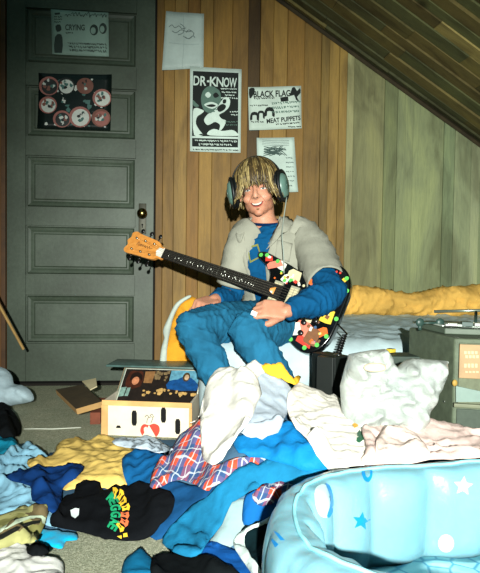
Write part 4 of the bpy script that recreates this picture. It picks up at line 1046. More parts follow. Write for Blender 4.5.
# ================================================================== ELECTRIC GUITAR
NUT = D(164, 254, 2.55); BR = D(299, 300, 2.24)
gu = (NUT-BR).normalized()                               # towards the headstock
gn = (CB - gu*CB.dot(gu)).normalized(); gn = (gn + (CU*.22)).normalized(); gn = (gn-gu*gn.dot(gu)).normalized()   # out of the face, tipped up
gv = gn.cross(gu) if gn.cross(gu).z > 0 else gu.cross(gn)
SC = (NUT-BR).length
def G(u, v, w=0): return BR + gu*u + gv*v + gn*w
gt = empty('electric_guitar', G(0, 0, -.02), 'black electric guitar crowded with colourful stickers, held across the lap of the seated person', 'electric guitar')
gblk = plain('guitar_black', (10, 12, 13), .18, .6, coat=.6, var=.02)
out = [(-.152, .02), (-.150, .075), (-.135, .120), (-.105, .150), (-.065, .158), (-.025, .140), (.010, .112), (.045, .100), (.080, .108), (.120, .116), (.160, .124), (.192, .128), (.216, .118), (.210, .100), (.175, .084), (.150, .068), (.138, .050), (.134, .028), (.134, -.028), (.140, -.060), (.158, -.090), (.178, -.118), (.172, -.136), (.150, -.140), (.110, -.122), (.075, -.104), (.040, -.102), (.005, -.122), (-.040, -.150), (-.085, -.160), (-.125, -.140), (-.148, -.095), (-.153, -.04)]
out = [(a_*1.13, b_*1.12) for a_, b_ in out]; ol = crom(out, 4); n = len(ol)
cxy = np.array(ol).mean(0); vs = []; fs = []
layers = [(-.042, .93), (-.040, .975), (-.034, 1.0), (-.008, 1.0), (-.002, .975), (0, .93)]
nrm2 = []
for i in range(n):
    a = np.array(ol[i-1]); b = np.array(ol[(i+1) % n]); d = b-a; q = np.array((d[1], -d[0])); q = q/np.linalg.norm(q)
    if inside(np.array([ol[i][0]+q[0]*.002]), np.array([ol[i][1]+q[1]*.002]), np.array(ol))[0]: q = -q
    nrm2.append(q)
for w_, k in layers:
    ins = (1-k)*.11
    for i in range(n): vs.append(G(ol[i][0]-nrm2[i][0]*ins, ol[i][1]-nrm2[i][1]*ins, w_))
for L in range(len(layers)-1):
    for i in range(n): a = L*n+i; b = L*n+(i+1) % n; fs.append((a, b, b+n, a+n))
for base, rev in ((0, True), ((len(layers)-1)*n, False)):
    P = [(ol[i][0]-nrm2[i][0]*.0077, ol[i][1]-nrm2[i][1]*.0077) for i in range(n)]
    f2 = delaunay_2d_cdt([Vector(p) for p in P], [], [list(range(n))], 1, 1e-9)
    if len(f2[0]) == n: fs += [tuple(base+i for i in f) for f in f2[2]]
gbody = mesh_obj('guitar_body', vs, fs, gblk, gt)
bm = bmesh.new(); bm.from_mesh(gbody.data); bmesh.ops.recalc_face_normals(bm, faces=bm.faces[:]); bm.to_mesh(gbody.data); bm.free()
gbody.data.polygons.foreach_set('use_smooth', [True]*len(gbody.data.polygons)); w_ = gbody.modifiers.new('w', 'WEIGHTED_NORMAL')
def gbox(c, s, mat, name, par=gt, bev=.001, rot=0):
    M = Matrix((gu, gv, gn)).transposed() @ Matrix.Rotation(rot, 3, 'Z'); return MB().box(G(*c), s, M, bev).build(name, mat, par, smooth=False)
def gquad(c, s, rot, mat, name, w=.0012, par=gbody, poly=None):
    P = poly or [(-.5, -.5), (.5, -.5), (.5, .5), (-.5, .5)]; k = MB(); v0 = []
    for x, y in P:
        x *= s[0]; y *= s[1]; v0.append((c[0]+x*math.cos(rot)-y*math.sin(rot), c[1]+x*math.sin(rot)+y*math.cos(rot)))
    N_ = len(v0); k.add([G(x, y, w-.0006) for x, y in v0]+[G(x, y, w) for x, y in v0], [tuple(range(N_, 2*N_)), tuple(range(N_-1, -1, -1))]+[(i, (i+1) % N_, N_+(i+1) % N_, N_+i) for i in range(N_)])
    return k.build(name, mat, par, smooth=False)
# neck, fretboard
mapl = NT('maple'); v = mapl.coords('Object', (1, 6, 6)); mapl.base(mapl.ramp(mapl.noise(v, 14, 4), [(.3, rgba((206, 132, 58))), (.7, rgba((226, 156, 78)))])); mapl.b.inputs['Roughness'].default_value = .3; mapl.b.inputs['Coat Weight'].default_value = .3; mapl = mapl.m
m = MB(); m.tube([G(.10, 0, .004), G(.14, 0, .000), G(SC*.75, 0, -.002), G(SC-.002, 0, -.004)], [(.026, .012), (.025, .012), (.021, .010), (.020, .010)], 14, up=gv); m.build('neck', mapl, gt)
fbm = plain('rosewood', (28, 26, 23), .8, .15)
m = MB(); P = []
for u_, hw in ((.075, .029), (SC-.001, .0215)):
    for v_ in (-hw, hw):
        for w2 in (.0085, .0135): P.append(G(u_, v_, w2))
m.add(P, [(0, 1, 3, 2), (4, 6, 7, 5), (0, 4, 5, 1), (2, 3, 7, 6), (1, 5, 7, 3), (0, 2, 6, 4)]); fb = m.build('fretboard', fbm, gt, smooth=False)
steel = plain('steel', (190, 190, 180), .25, .5, 1)
for k in range(1, 22):
    u_ = SC*(.5**(k/12)); 
    if u_ < .08: break
    hw = .0205+(.0285-.0205)*(1-u_/SC); MB().tube([G(u_, -hw, .0138), G(u_, hw, .0138)], .0009, 6).build('fret', steel, fb)
for k in (3, 5, 7, 9, 12, 15, 17):
    u_ = SC*(.5**((k-.5)/12))
    for v_ in ((0,) if k != 12 else (-.009, .009)):
        m = MB(); m.tube([G(u_, v_, .0133), G(u_, v_, .0142)], .003, 12, up=gu); m.build('inlay_dot', plain('pearl', (206, 208, 196), .3), fb)
gbox((SC, 0, .009), (.005, .043, .012), plain('bone', (225, 220, 205), .4), 'nut', fb)
# headstock
hs = [(0, .020), (.020, .022), (.034, .034), (.055, .040), (.10, .043), (.140, .046), (.160, .050), (.178, .040), (.176, .022), (.186, .006), (.176, -.010), (.184, -.030), (.170, -.043), (.120, -.040), (.06, -.038), (.034, -.034), (.020, -.024), (0, -.022)]
hs = [(a_*1.12, b_*1.12) for a_, b_ in hs]; hp2 = crom(hs, 3); N_ = len(hp2); m = MB()
f2 = delaunay_2d_cdt([Vector(p) for p in hp2], [], [list(range(N_))], 1, 1e-9)
hd = lambda u_: -.004-.10*u_*0.0
m.add([G(SC+p[0], p[1], -.010) for p in hp2]+[G(SC+p[0], p[1], .005) for p in hp2], [tuple(f) for f in f2[2]]+[tuple(i+N_ for i in f) for f in f2[2]]+[(i, (i+1) % N_, N_+(i+1) % N_, N_+i) for i in range(N_)])
hso = m.build('headstock', mapl, gt, smooth=False); bm = bmesh.new(); bm.from_mesh(hso.data); bmesh.ops.recalc_face_normals(bm, faces=bm.faces[:]); bm.to_mesh(hso.data); bm.free()
gquad((SC+.020, 0), (.040, .038), 0, plain('truss_white', (222, 222, 210), .4), 'truss_rod_cover', .0062, hso, [(-.5, -.5), (.25, -.5), (.5, 0), (.25, .5), (-.5, .5)])
# maker's script on the headstock, as dark flowing strokes
sk = [(0, -.3), (.05, .5), (.12, .4), (.10, 0), (.16, -.3), (.20, .1), (.25, .2), (.25, -.3), (.32, .2), (.36, -.3), (.42, .3), (.48, -.2), (.54, .2), (.58, -.3), (.66, .2), (.72, -.3), (.80, .3), (.86, -.2), (1.0, .1)]
MB().tube([G(SC+.150-x_*.085, y_*.020+.004, .0057) for x_, y_ in crom(sk, 3, False)], (.0011), 5).build('logo_script', plain('logo_dark', (70, 44, 22), .5), hso)
pegm = plain('peg_black', (16, 16, 16), .3, .5)
for i in range(3):
    for s in (-1, 1):
        u_ = SC+.060+i*.050; MB().cyl(G(u_, s*.026, .004), G(u_, s*.026, .016), .0045, 12).build('tuner_post', steel, hso)
        m = MB(); m.tube([G(u_, s*.044, -.004), G(u_, s*.060, -.004)], .003, 8); m.ell(G(u_, s*.068, -.004), (.009, .010, .005), Matrix((gu, gv, gn)).transposed()); m.build('tuning_peg', pegm, hso)
# pickups, bridge, knobs
cream = plain('pickup_cream', (196, 186, 150), .5); pkb = plain('pickup_frame', (150, 150, 128), .5)
for u_, nm in ((.030, 'pickup'), (.100, 'pickup')):
    p = gbox((u_, 0, .004), (.036, .086, .010), pkb, nm); gbox((u_-.008, 0, .0095), (.013, .068, .004), cream, 'coil', p); gbox((u_+.008, 0, .0095), (.013, .068, .004), cream, 'coil', p)
b = gbox((-.010, 0, .005), (.040, .080, .010), steel, 'bridge', bev=.002)
for i in range(6): gbox((-.012, -.026+i*.0105, .0125), (.022, .008, .006), steel, 'saddle', b)
for i in range(6):
    v0 = -.026+i*.0105; v1 = -.0165+i*.0066
    MB().tube([G(-.012, v0, .0165), G(SC, v1, .0165), G(SC+.06+.045*(i if i < 3 else 5-i)*.9, (-.026 if i < 3 else .026), .012)], .00028, 4).build('string', plain('string_metal', (120, 116, 100), .6, .3, .5), gt)
for u_, v_ in ((-.055, -.075), (-.095, -.055), (-.06, -.115)):
    m = MB(); m.tube([G(u_, v_, 0), G(u_, v_, .012), G(u_, v_, .014)], [.011, .010, .008], 18, up=gu); m.build('volume_knob', pegm, gt)
# stickers
scol = {'g': (92, 186, 84), 'o': (226, 104, 40), 'r': (204, 62, 48), 'p': (226, 126, 104), 'w': (222, 222, 208), 'c': (206, 196, 158), 'y': (222, 190, 60), 't': (120, 80, 52), 'b': (60, 92, 130)}
sm_ = {k: plain('sticker_'+{'g': 'green', 'o': 'orange', 'r': 'red', 'p': 'pink', 'w': 'white', 'c': 'cream', 'y': 'yellow', 't': 'brown', 'b': 'blue'}[k], c, .45, .4, var=.06, scale=80) for k, c in scol.items()}
sr = random.Random(21); OA = np.array(ol)
def ok_(u_, v_, mrg=.012): return inside(np.array([u_]), np.array([v_]), OA)[0] and dist(np.array([u_]), np.array([v_]), OA)[0] > mrg
cnt = 0
big = [(-.045, .075, .07, .045, 'p', .3), (-.075, .10, .045, .05, 'r', .8), (-.02, .085, .04, .045, 'o', 0), (-.10, .065, .04, .04, 'c', .4), (.135, .092, .060, .026, 'p', -.5), (.165, .106, .030, .020, 'r', -.3), (.11, .095, .04, .03, 'w', .3),
       (-.06, -.085, .075, .05, 'p', .5), (-.095, -.10, .05, .06, 't', .2), (-.03, -.095, .04, .045, 'w', -.4), (-.115, -.02, .045, .05, 'y', .1), (-.12, -.075, .03, .035, 'o', .9), (-.075, -.125, .06, .025, 'r', .2), (-.115, .03, .035, .04, 'b', .5), (-.07, .03, .04, .05, 'o', -.2), (.01, -.080, .03, .045, 'o', .3), (.05, .075, .055, .04, 'c', .1), (.075, .055, .03, .03, 'w', .4), (.035, -.065, .04, .04, 'c', 0), (-.05, -.04, .05, .04, 'c', .2)]
for u_, v_, a, b_, c, r_ in big:
    gquad((u_*1.12, v_*1.12), (a*1.1, b_*1.1), r_, sm_[c], 'sticker', .0014+.0002*(cnt % 5), poly=[(-.5, -.42), (-.1, -.5), (.45, -.5), (.5, .2), (.3, .5), (-.35, .46)]); cnt += 1
k = 0
while k < 84:
    u_, v_ = sr.uniform(-.145, .2), sr.uniform(-.15, .155)
    if not ok_(u_, v_) or (abs(v_) < .045 and u_ > -.035): continue
    s_ = sr.uniform(.007, .017); c = sr.choice('ggwwprotycb'); kind = sr.random()
    if kind < .45: gquad((u_, v_), (s_, s_*sr.uniform(.5, 1)), sr.uniform(0, 3), sm_[c], 'sticker', .0026+.0003*(k % 4))
    else: gquad((u_, v_), (s_, s_), 0, sm_[c], 'sticker', .0026+.0003*(k % 4), poly=[(.5*math.cos(t_*.6283), .5*math.sin(t_*.6283)) for t_ in range(10)])
    k += 1
for u_, v_ in ((.200, .110), (.178, .116), (.13, .106), (-.138, -.085), (-.120, -.122), (-.085, -.145), (-.142, .08), (-.125, .12), (-.03, -.135), (.165, -.124), (-.146, -.02)):
    gquad((u_*1.12, v_*1.11), (.017, .017), 0, sm_['g'], 'sticker', .0036, poly=[(.5*math.cos(t_*.6283), .5*math.sin(t_*.6283)) for t_ in range(10)])
# coiled lead from the jack to the small amplifier
p0 = D(345, 334, 2.10); p1 = D(338, 356, 1.98); m = MB(); pts = []
for i in range(150):
    t_ = i/149; c_ = p0.lerp(p1, t_)+Vector((0, 0, -.0)); a = t_*2*PI*9; pts.append(c_ + CR*(.0075*math.cos(a)) + CB*(.0075*math.sin(a)))
pts = [G(-.160, -.03, -.02)] + pts
m.tube(pts, .003, 6); o = m.build('guitar_cable', pegm); tag(o, 'black coiled lead hanging from the guitar to the small black amplifier', 'cable')
# plectrum between the fingers
MB().box(D(254, 313.5, 2.0), (.020, .003, .016), Matrix.Rotation(.4, 3, 'Y'), .001).build('plectrum', plain('pick_white', (226, 226, 220), .3)).update_tag()
tag(bpy.data.objects['plectrum'], 'small white plectrum pinched in the strumming hand', 'plectrum')
# ================================================================== CRATE OF RECORDS
C0 = D(103, 420, 2.19); C1 = D(191.5, 420, 2.16); C0.z = 0; C1.z = 0
cu_ = (C1-C0).normalized(); cv_ = Vector((-cu_.y, cu_.x, 0)); CW = (C1-C0).length; CH = D(145, 402, 2.17).z; CD = .36
def Q(x, y, z): return C0 + cu_*x + cv_*y + Vector((0, 0, z))
CM = Matrix((cu_, cv_, Vector((0, 0, 1)))).transposed()
crate = empty('record_crate', Q(CW/2, CD/2, 0), 'white fruit crate with tan edges and a red apple, packed with records', 'crate')
tan = plain('crate_tan', (206, 160, 100), .7, var=.1, scale=12); wht = plain('crate_white', (214, 204, 184), .6, var=.05)
def qb(par, name, mat, a, b, bev=.0015):
    a = Vector(a); b = Vector(b); c = (a+b)/2; return MB().box(Q(*c), (abs(b.x-a.x), abs(b.y-a.y), abs(b.z-a.z)), CM, bev).build(name, mat, par, smooth=False)
fr = qb(crate, 'front_panel', wht, (0, -.004, 0), (CW, .004, CH))
qb(crate, 'back_panel', wht, (0, CD-.008, 0), (CW, CD, CH+.02)); qb(crate, 'side_panel', wht, (0, .004, 0), (.008, CD-.008, CH)); qb(crate, 'side_panel', wht, (CW-.008, .004, 0), (CW, CD-.008, CH)); qb(crate, 'base', wht, (.008, .004, .002), (CW-.008, CD-.008, .012))
qb(crate, 'rim', tan, (-.002, -.009, CH-.016), (CW+.002, -.003, CH+.003)); qb(crate, 'corner_strip', tan, (-.004, -.009, 0), (.020, -.003, CH-.016)); qb(crate, 'corner_strip', tan, (CW-.008, -.009, 0), (CW+.003, -.003, CH-.016))
fb_ = bvh_of(fr); hole = plain('black_hole', (6, 6, 5)); red = plain('apple_red', (196, 62, 44), .6)
for cx, cy in ((134.3, 418), (163.5, 415), (118.5, 433), (177.8, 426.5)):
    decal('hand_hole', [(cx-2.6, cy-5), (cx-1.5, cy-7.6), (cx+1.5, cy-7.6), (cx+2.6, cy-5), (cx+2.6, cy+5), (cx+1.5, cy+7.6), (cx-1.5, cy+7.6), (cx-2.6, cy+5)], fb_, hole, fr, .001)
decal('apple_picture', [(141, 427), (144, 424), (149, 425), (154, 423.5), (159, 426), (159.5, 432), (156, 437), (150, 439), (144, 437), (140.5, 432)], fb_, red, fr, .001, closed_sm=3)
decal('apple_shine', [(144, 428), (146.5, 426.5), (147, 430), (144.5, 432)], fb_, wht, fr, .0016, closed_sm=2)
scrawl(fr, fb_, plain('crate_ink', (70, 66, 56)), [[(147, 423), (148, 418), (153, 417), (151, 423)], [(145, 417), (147, 415), (149, 417)], [(150, 416), (152, 414), (154, 417)]], .3, 'printed_sketch')
# records: sleeves standing in the crate, tilted back
RS = .312; tilt = R(54)
slv = [plain('sleeve_'+n_, c, .5, .3, var=.1) for n_, c in (('white', (206, 206, 190)), ('grey_green', (116, 136, 122)), ('brown', (104, 62, 40)), ('navy', (40, 52, 80)), ('cream', (190, 176, 140)), ('red', (150, 56, 42)), ('black', (22, 24, 24)), ('teal', (62, 104, 104)))]
records = []
srr = random.Random(9); nrec = 14
for i in range(nrec):
    y0 = .010 + i*.0088; tl = tilt
    bx = (CW-RS)/2 - .0022*i + srr.uniform(-.003, .003); 
    if i == 0: bx = (CW-RS)/2+.004
    up_ = Vector((0, 0, 1))*math.cos(tl) + cv_*math.sin(tl); nn = cu_.cross(up_)
    base_ = Q(bx, y0, .015); th_ = .0035
    c = base_ + cu_*RS/2 + up_*RS/2
    o = MB().box(c, (RS, th_, RS), Matrix((cu_, nn if nn.length else cv_, up_)).transposed(), .0008).build('record_sleeve', slv[i % 8], smooth=False, origin=base_+cu_*RS/2)
    names = ['', ]
    tag(o, 'record in a printed picture sleeve, foremost in the fruit crate' if i == 0 else 'record sleeve packed edge-on behind the foremost record in the crate', 'record', 'records in the fruit crate')
    records.append(o)
f0 = records[0]; rb = bvh_of(f0)
up0 = Vector((0, 0, 1))*math.cos(tilt)+cv_*math.sin(tilt); n0 = up0.cross(cu_); n0 = n0 if n0.y < 0 else -n0
b0 = Q((CW-RS)/2+.004, .010, .015)+n0*.0018
def art(pts, c, nm, off=.001, sm=0, rough=.35):
    if sm: pts = crom(pts, sm)
    P = [((x-107.5)/82*.985+.01, 1-(y-369.5)/33*.50) for x, y in pts]; P = [(min(max(a, .01), .99), min(max(b, .2), .985)) for a, b in P]
    v_, f_ = fill(P); return mesh_obj('cover_'+nm, [b0+cu_*(a*RS)+up0*(b*RS)+n0*(off*.6) for a, b in v_], f_, plain('cover_'+nm, c, rough, .4, var=.15, scale=60), f0)
art([(107.5, 369.8), (189.5, 369.8), (188.5, 418), (107.5, 418)], (34, 26, 22), 'black')
art([(157, 371), (188.5, 369), (187.5, 392), (157, 390)], (94, 150, 172), 'sky', .0016)
art([(157, 383), (166, 381), (172, 377), (180, 379), (188, 386), (187.5, 393), (157, 392)], (22, 72, 128), 'blue', .0022, 2)
art(circle(174.5, 378, 4, 5.2), (70, 56, 36), 'hair', .0028); art(circle(175, 378.6, 2.4, 3.2), (188, 158, 128), 'face', .0034)
art([(112, 374), (120, 373), (127, 374), (128, 390), (112, 392)], (66, 32, 20), 'brown', .0016, 2); art(circle(121, 384, 3.8, 4.6), (196, 128, 92), 'face2', .0022); art([(115, 385), (115, 377), (121, 374), (127, 378), (127.5, 384), (124, 380), (118, 380)], (30, 18, 14), 'black2', .0028, 2)
art([(129, 373), (140, 372.5), (139, 386), (130, 386)], (138, 98, 60), 'tan', .0016)
q = random.Random(4)
for k in range(18):
    x, y = q.uniform(141, 155), q.uniform(373, 385); s = q.uniform(1, 2.3); art([(x-s, y-s*.6), (x+s, y-s), (x+s*.8, y+s), (x-s*.6, y+s*.8)], q.choice([(150, 130, 96), (120, 100, 70), (176, 160, 128), (60, 50, 40)]), 'scrap', .0022+.0002*(k % 4))
for k in range(22):
    x, y = q.uniform(131, 187), q.uniform(393, 400); s = q.uniform(1, 3); art([(x-s, y-s*.5), (x, y-s*.8), (x+s, y-s*.4), (x+s*.5, y+s*.6), (x-s*.7, y+s*.5)], q.choice([(176, 112, 44), (120, 60, 30), (188, 150, 90), (90, 40, 24)]), 'flame', .0024+.0002*(k % 4))
art([(107.5, 392), (113.5, 391), (113, 401), (107, 402)], (120, 150, 140), 'teal', .002); art([(114.5, 392), (118, 391.5), (117.5, 401), (114, 401)], (110, 140, 130), 'teal', .002)
# flat dark folder lying across the tops of the records
z = max((r.matrix_world.translation.z for r in records))
c = Q(CW/2-.035, .005+.0088*13+RS*math.sin(tilt)-.035, .014+RS*math.cos(tilt)+.010)
o = MB().box(c, (CW+.075, .16, .008), CM, .002).build('record_folder', plain('folder_teal_grey', (70, 96, 92), .4, .4, var=.15)); tag(o, 'dark teal-grey folder lying flat on top of the records', 'folder')
# ================================================================== CARDBOARD CARTON with an open flap, left of the crate
k0 = D(95, 405, 2.22); cb = empty('carton', (k0.x-.02, k0.y+.1, 0), 'brown cardboard carton with a dark flap hanging open beside the record crate', 'carton')
kb = plain('cardboard', (128, 92, 56), .85, var=.1); kbd = plain('dark_cardboard', (58, 48, 30), .8, var=.12)
P = [D(55.5, 389.5, 2.52), D(83, 384.5, 2.52), D(102, 401.5, 2.24), D(76, 409, 2.24)]
def slab(P, th, mat, name, par, edge=None):
    n_ = (P[1]-P[0]).cross(P[3]-P[0]).normalized(); n_ = n_ if n_.z < 0 else -n_
    m = MB(); m.add([*P, *[p+n_*th for p in P]], [(0, 1, 2, 3), (7, 6, 5, 4), (0, 4, 5, 1), (1, 5, 6, 2), (2, 6, 7, 3), (3, 7, 4, 0)]); m.fm = [0, 1, 1, 1, 1, 1] if edge else [0]*6
    return m.build(name, [mat, edge] if edge else mat, par, smooth=False)
slab(P, .022, kbd, 'flap', cb, plain('flap_edge', (164, 128, 78), .8))
P2 = [D(82, 381, 2.56), D(96, 378, 2.56), D(97, 386, 2.44), D(90, 389.5, 2.42)]; slab(P2, .004, plain('cream_card', (196, 184, 146), .7), 'inner_flap', cb)
bz = D(88, 405, 2.3).z - .035
MB().box((D(97, 400, 2.36).x-.002, D(90, 400, 2.45).y, bz/2), (.04, .26, bz), Matrix.Identity(3), .002).build('body', plain('carton_red_brown', (112, 58, 38), .8, var=.15), cb, smooth=False)

# ================================================================== soft upright things
def pillow(name, label, cat, outline, d, T, mat, amp=.02, lam=.08, seed=1, Rr=.06, lean=0, step=.012, sm=3, par=None, theta=1.2, power=2, sag=0, trans=None):
    pl = crom(outline, sm); cx = sum(p[0] for p in pl)/len(pl); yb_ = max(p[1] for p in pl)
    o0 = D(cx, yb_, d); a = Vector((CR.x, CR.y, 0)).normalized(); nn = Vector((CB.x, CB.y, 0)).normalized(); up_ = (Vector((0, 0, 1))*math.cos(lean) - nn*math.sin(lean)); nn = a.cross(up_) ; nn = nn if nn.dot(CB) > 0 else -nn
    P = []
    for px, py in pl:
        r = ray(px, py); t_ = (o0-CAM).dot(nn)/r.dot(nn); p = CAM+r*t_-o0; P.append((p.dot(a), p.dot(up_)))
    A = np.array(P); vs2, fs2 = fill(P, step); V = np.array(vs2); dd = dist(V[:, 0], V[:, 1], A); e = np.clip(dd/Rr, 0, 1); e = np.sqrt(1-(1-e)**2)
    f = folds(V[:, 0], V[:, 1], lam, theta, seed, 1.4, 1.0) + .5*(folds(V[:, 0], V[:, 1], lam*.45, theta+.9, seed+7, 1.6, 1.6)-.2); f2 = folds(V[:, 0], V[:, 1], lam, theta+.6, seed+40)
    n = len(V); m = MB(); fr_ = []; bk_ = []
    for i in range(n):
        q = o0 + a*V[i, 0] + up_*V[i, 1]; fr_.append(q + nn*(T*e[i] + amp*(f[i]-.2)*(.3+.7*e[i]))); bk_.append(q - nn*(T*e[i]*.8 + amp*(f2[i]-.2)*e[i] + .002))
    fa = []
    for f_ in fs2:
        p, q, r_ = (V[i] for i in f_); fa.append(f_ if (q[0]-p[0])*(r_[1]-p[1])-(q[1]-p[1])*(r_[0]-p[0]) > 0 else f_[::-1])
    nb = len(pl); m.add(fr_+bk_, fa + [tuple(i+n for i in f_[::-1]) for f_ in fa])
    # stitch the rim
    idx = {}
    for i in range(n):
        idx[(round(V[i, 0], 6), round(V[i, 1], 6))] = i
    rim_ = [idx.get((round(p[0], 6), round(p[1], 6))) for p in P]
    if all(r_ is not None for r_ in rim_):
        for i in range(len(rim_)):
            a_, b_ = rim_[i], rim_[(i+1) % len(rim_)]; m.f.append((a_, a_+n, b_+n, b_)); m.fm.append(0)
    o = m.build(name, mat, par); bm = bmesh.new(); bm.from_mesh(o.data); bmesh.ops.recalc_face_normals(bm, faces=bm.faces[:]); bm.to_mesh(o.data); bm.free()
    if label: tag(o, label, cat)
    return o
# white plastic bag
t = NT('white_plastic'); v = t.coords(); t.base(t.ramp(t.noise(v, 8, 3), [(.3, rgba((150, 158, 154))), (.7, rgba((172, 177, 171)))])); t.b.inputs['Roughness'].default_value = .32; t.b.inputs['Specular IOR Level'].default_value = .45; t.bump(t.noise(v, 10, 3, .5, 2.0), .5, .02); plast = t.m
bag = pillow('plastic_bag', 'crumpled white plastic carrier bag standing in front of the bed', 'plastic bag', [(341, 402), (340, 386), (344, 370), (348, 356), (349, 354), (360, 352), (372, 350), (384, 349), (387, 350), (392, 362), (397, 367), (404, 361), (412, 358), (424, 359), (437, 360), (447, 361), (449, 362), (448, 365), (445, 378), (442, 390), (436, 400), (431, 412), (426, 426), (420, 440), (380, 446), (352, 436), (342, 420)], 1.63, .045, plast, .075, .10, 71, .03, .15, .008, sm=1, theta=.9)
pillow('paper_wad', 'beige crumpled paper showing in the mouth of the white plastic bag', 'paper', [(364, 366), (370, 363), (380, 363), (386, 366), (384, 371), (372, 372), (365, 370)], 1.565, .012, plain('beige_paper', (216, 200, 174), .7), .008, .04, 72, .02, .15, .006)
# second pale bag at the left wall
pillow('laundry_bag', 'pale grey-blue bag of laundry slumped against the wall left of the door', 'bag', [(-16, 408), (-16, 366), (-4, 366), (6, 369), (12, 376), (14, 384), (22, 385), (30, 390), (34, 398), (30, 402), (14, 405), (0, 408)], 2.55, .06, cloth('pale_bag', (164, 184, 192), .1, 300, .6), .045, .07, 73, .06, .3, sm=2)
# wooden stick leaning in from the left
a_ = D(23.5, 349, 2.70); b_ = D(-30, 252, 2.52)
m = MB(); m.tube([a_, b_], [(.009, .006)]*2, 8, up=CB); o = m.build('wooden_stick', plain('pale_wood', (172, 138, 82), .6, var=.1), smooth=False); tag(o, 'pale wooden stick leaning in from the left edge above the laundry bag', 'stick')
# ochre jacket over the end of the bed
oj = pillow('jacket', 'ochre yellow jacket with pale lining hanging at the left end of the bed', 'jacket', [(160, 432), (162, 400), (163, 360), (166, 344), (168, 330), (173, 316), (178, 304), (187, 297), (196, 298), (200, 308), (204, 330), (206, 360), (206, 400), (204, 430)], 2.62, .03, cloth('ochre_jacket', (206, 146, 44), .12), .035, .07, 75, .04, 0, sm=2, theta=.15)
pillow('lining', None, None, [(159.5, 372), (161, 350), (164, 338), (163, 330), (169, 316), (176, 303), (188, 295.5), (191, 297), (181, 304), (174, 316), (170, 332), (167, 350), (166, 372)], 2.57, .008, cloth('jacket_lining', (176, 186, 176), .08), .008, .04, 76, .015, 0, .008, par=oj)['label'] = 'pale grey lining'
# camouflage bag bottom left
t = NT('camouflage'); v = t.coords(); n1 = t.noise(v, 14, 3, .5, .8); n2 = t.noise(t.coords('Object', (1, 1, 1), (.5, .3, .9)), 20, 3, .5, .6)
c = t.ramp(n1, [(.44, rgba((120, 118, 64))), (.47, rgba((158, 156, 100)))]); c = t.mix(t.math('GREATER_THAN', n2, .56), c, rgba((96, 82, 52))); t.base(c); t.b.inputs['Roughness'].default_value = .8; t.bump(n1, .3, .01)
camo = t.m
cbag = lay('shoulder_bag', 'olive camouflage bag with a pale piped edge at the left edge of the floor', 'bag', [(-16, 548), (-14, 532), (0, 523), (14, 515), (30, 511), (44, 510), (48, 517), (46, 528), (40, 540), (34, 549), (22, 550), (8, 553), (-6, 556)], camo, .012, .12, .5, 41, .035, rim=.05)
cbb = bvh_of(cbag)
decal('piping', [(-14, 540), (0, 529.5), (16, 520.5), (30, 517), (42, 515.5), (46, 519), (44, 525), (41.5, 524), (42, 519.5), (30, 520), (17, 524.5), (0, 534), (-14, 546)], cbb, plain('piping_pale', (170, 184, 160), .6), cbag, .003, 3)
decal('zip_strip', [(-14, 544), (0, 535.5), (16, 527), (32, 522), (40, 521), (39, 524), (32, 525.5), (18, 531), (2, 540), (-14, 549)], cbb, plain('zip_black', (22, 24, 20), .5), cbag, .003, 3)
# mound of bedding below the clothes
m_ = blur(under, 2) > .012
sx, sy = XX[::3, ::3], YY[::3, ::3]; uz = under[::3, ::3]; ok = blur(under, 2)[::3, ::3] > .004
id_ = -np.ones(sx.shape, int); vs = []; fs = []
for i in range(sx.shape[0]):
    for j in range(sx.shape[1]):
        if ok[i, j]: id_[i, j] = len(vs); vs.append((sx[i, j], sy[i, j], max(uz[i, j]-.006, .001)))
for i in range(sx.shape[0]-1):
    for j in range(sx.shape[1]-1):
        q = (id_[i, j], id_[i, j+1], id_[i+1, j+1], id_[i+1, j])
        if min(q) >= 0: fs.append(tuple(int(k) for k in q))
o = mesh_obj('bedspread', vs, fs, cloth('blue_grey_bedspread', (66, 96, 120), .08)); tag(o, 'blue-grey bedspread bunched underneath the heap of clothes', 'bedspread')

# ================================================================== SMALL BLACK AMPLIFIER
def frame_box(px0, px1, d0, d1, ztop):
    a = D(px0, 380, d0); b = D(px1, 380, d1); a.z = 0; b.z = 0; u = (b-a).normalized(); return a, u, Vector((-u.y, u.x, 0)), (b-a).length
tol = plain('amp_vinyl', (16, 22, 20), .5, .4, bump=.3, scale=60)
a, u, w_, L = frame_box(311, 334, 2.04, 1.94, 0); Mx = Matrix((u, w_, Vector((0, 0, 1)))).transposed(); zt_ = D(325, 354, 2.0).z
amp = empty('practice_amplifier', a+u*L/2+w_*.12, 'small black practice amplifier with chrome corners in front of the bed', 'amplifier')
def ab(par, nm, mt, x0, x1, y0, y1, z0, z1, bev=.003):
    return MB().box(a+u*(x0+x1)/2+w_*(y0+y1)/2+Vector((0, 0, (z0+z1)/2)), (x1-x0, y1-y0, z1-z0), Mx, bev).build(nm, mt, par, smooth=False)
ab(amp, 'cabinet', tol, 0, .20*0+L+.0, .0, .07, .012, zt_, .006)
a2 = a + u*L; e_ = D(341.5, 380, 2.0); e_.z = 0; u2 = (e_-a2).normalized(); L2 = (e_-a2).length; w2 = Vector((-u2.y, u2.x, 0)); M2 = Matrix((u2, w2, Vector((0, 0, 1)))).transposed()
def ab2(par, nm, mt, x0, x1, y0, y1, z0, z1, bev=.002):
    return MB().box(a2+u2*(x0+x1)/2+w2*(y0+y1)/2+Vector((0, 0, (z0+z1)/2)), (x1-x0, y1-y0, z1-z0), M2, bev).build(nm, mt, par, smooth=False)
ab2(amp, 'control_panel', plain('amp_face', (30, 34, 32), .4), -.004, L2, .003, .06, .02, zt_-.003)
cr = plain('chrome', (200, 200, 195), .2, .5, 1)
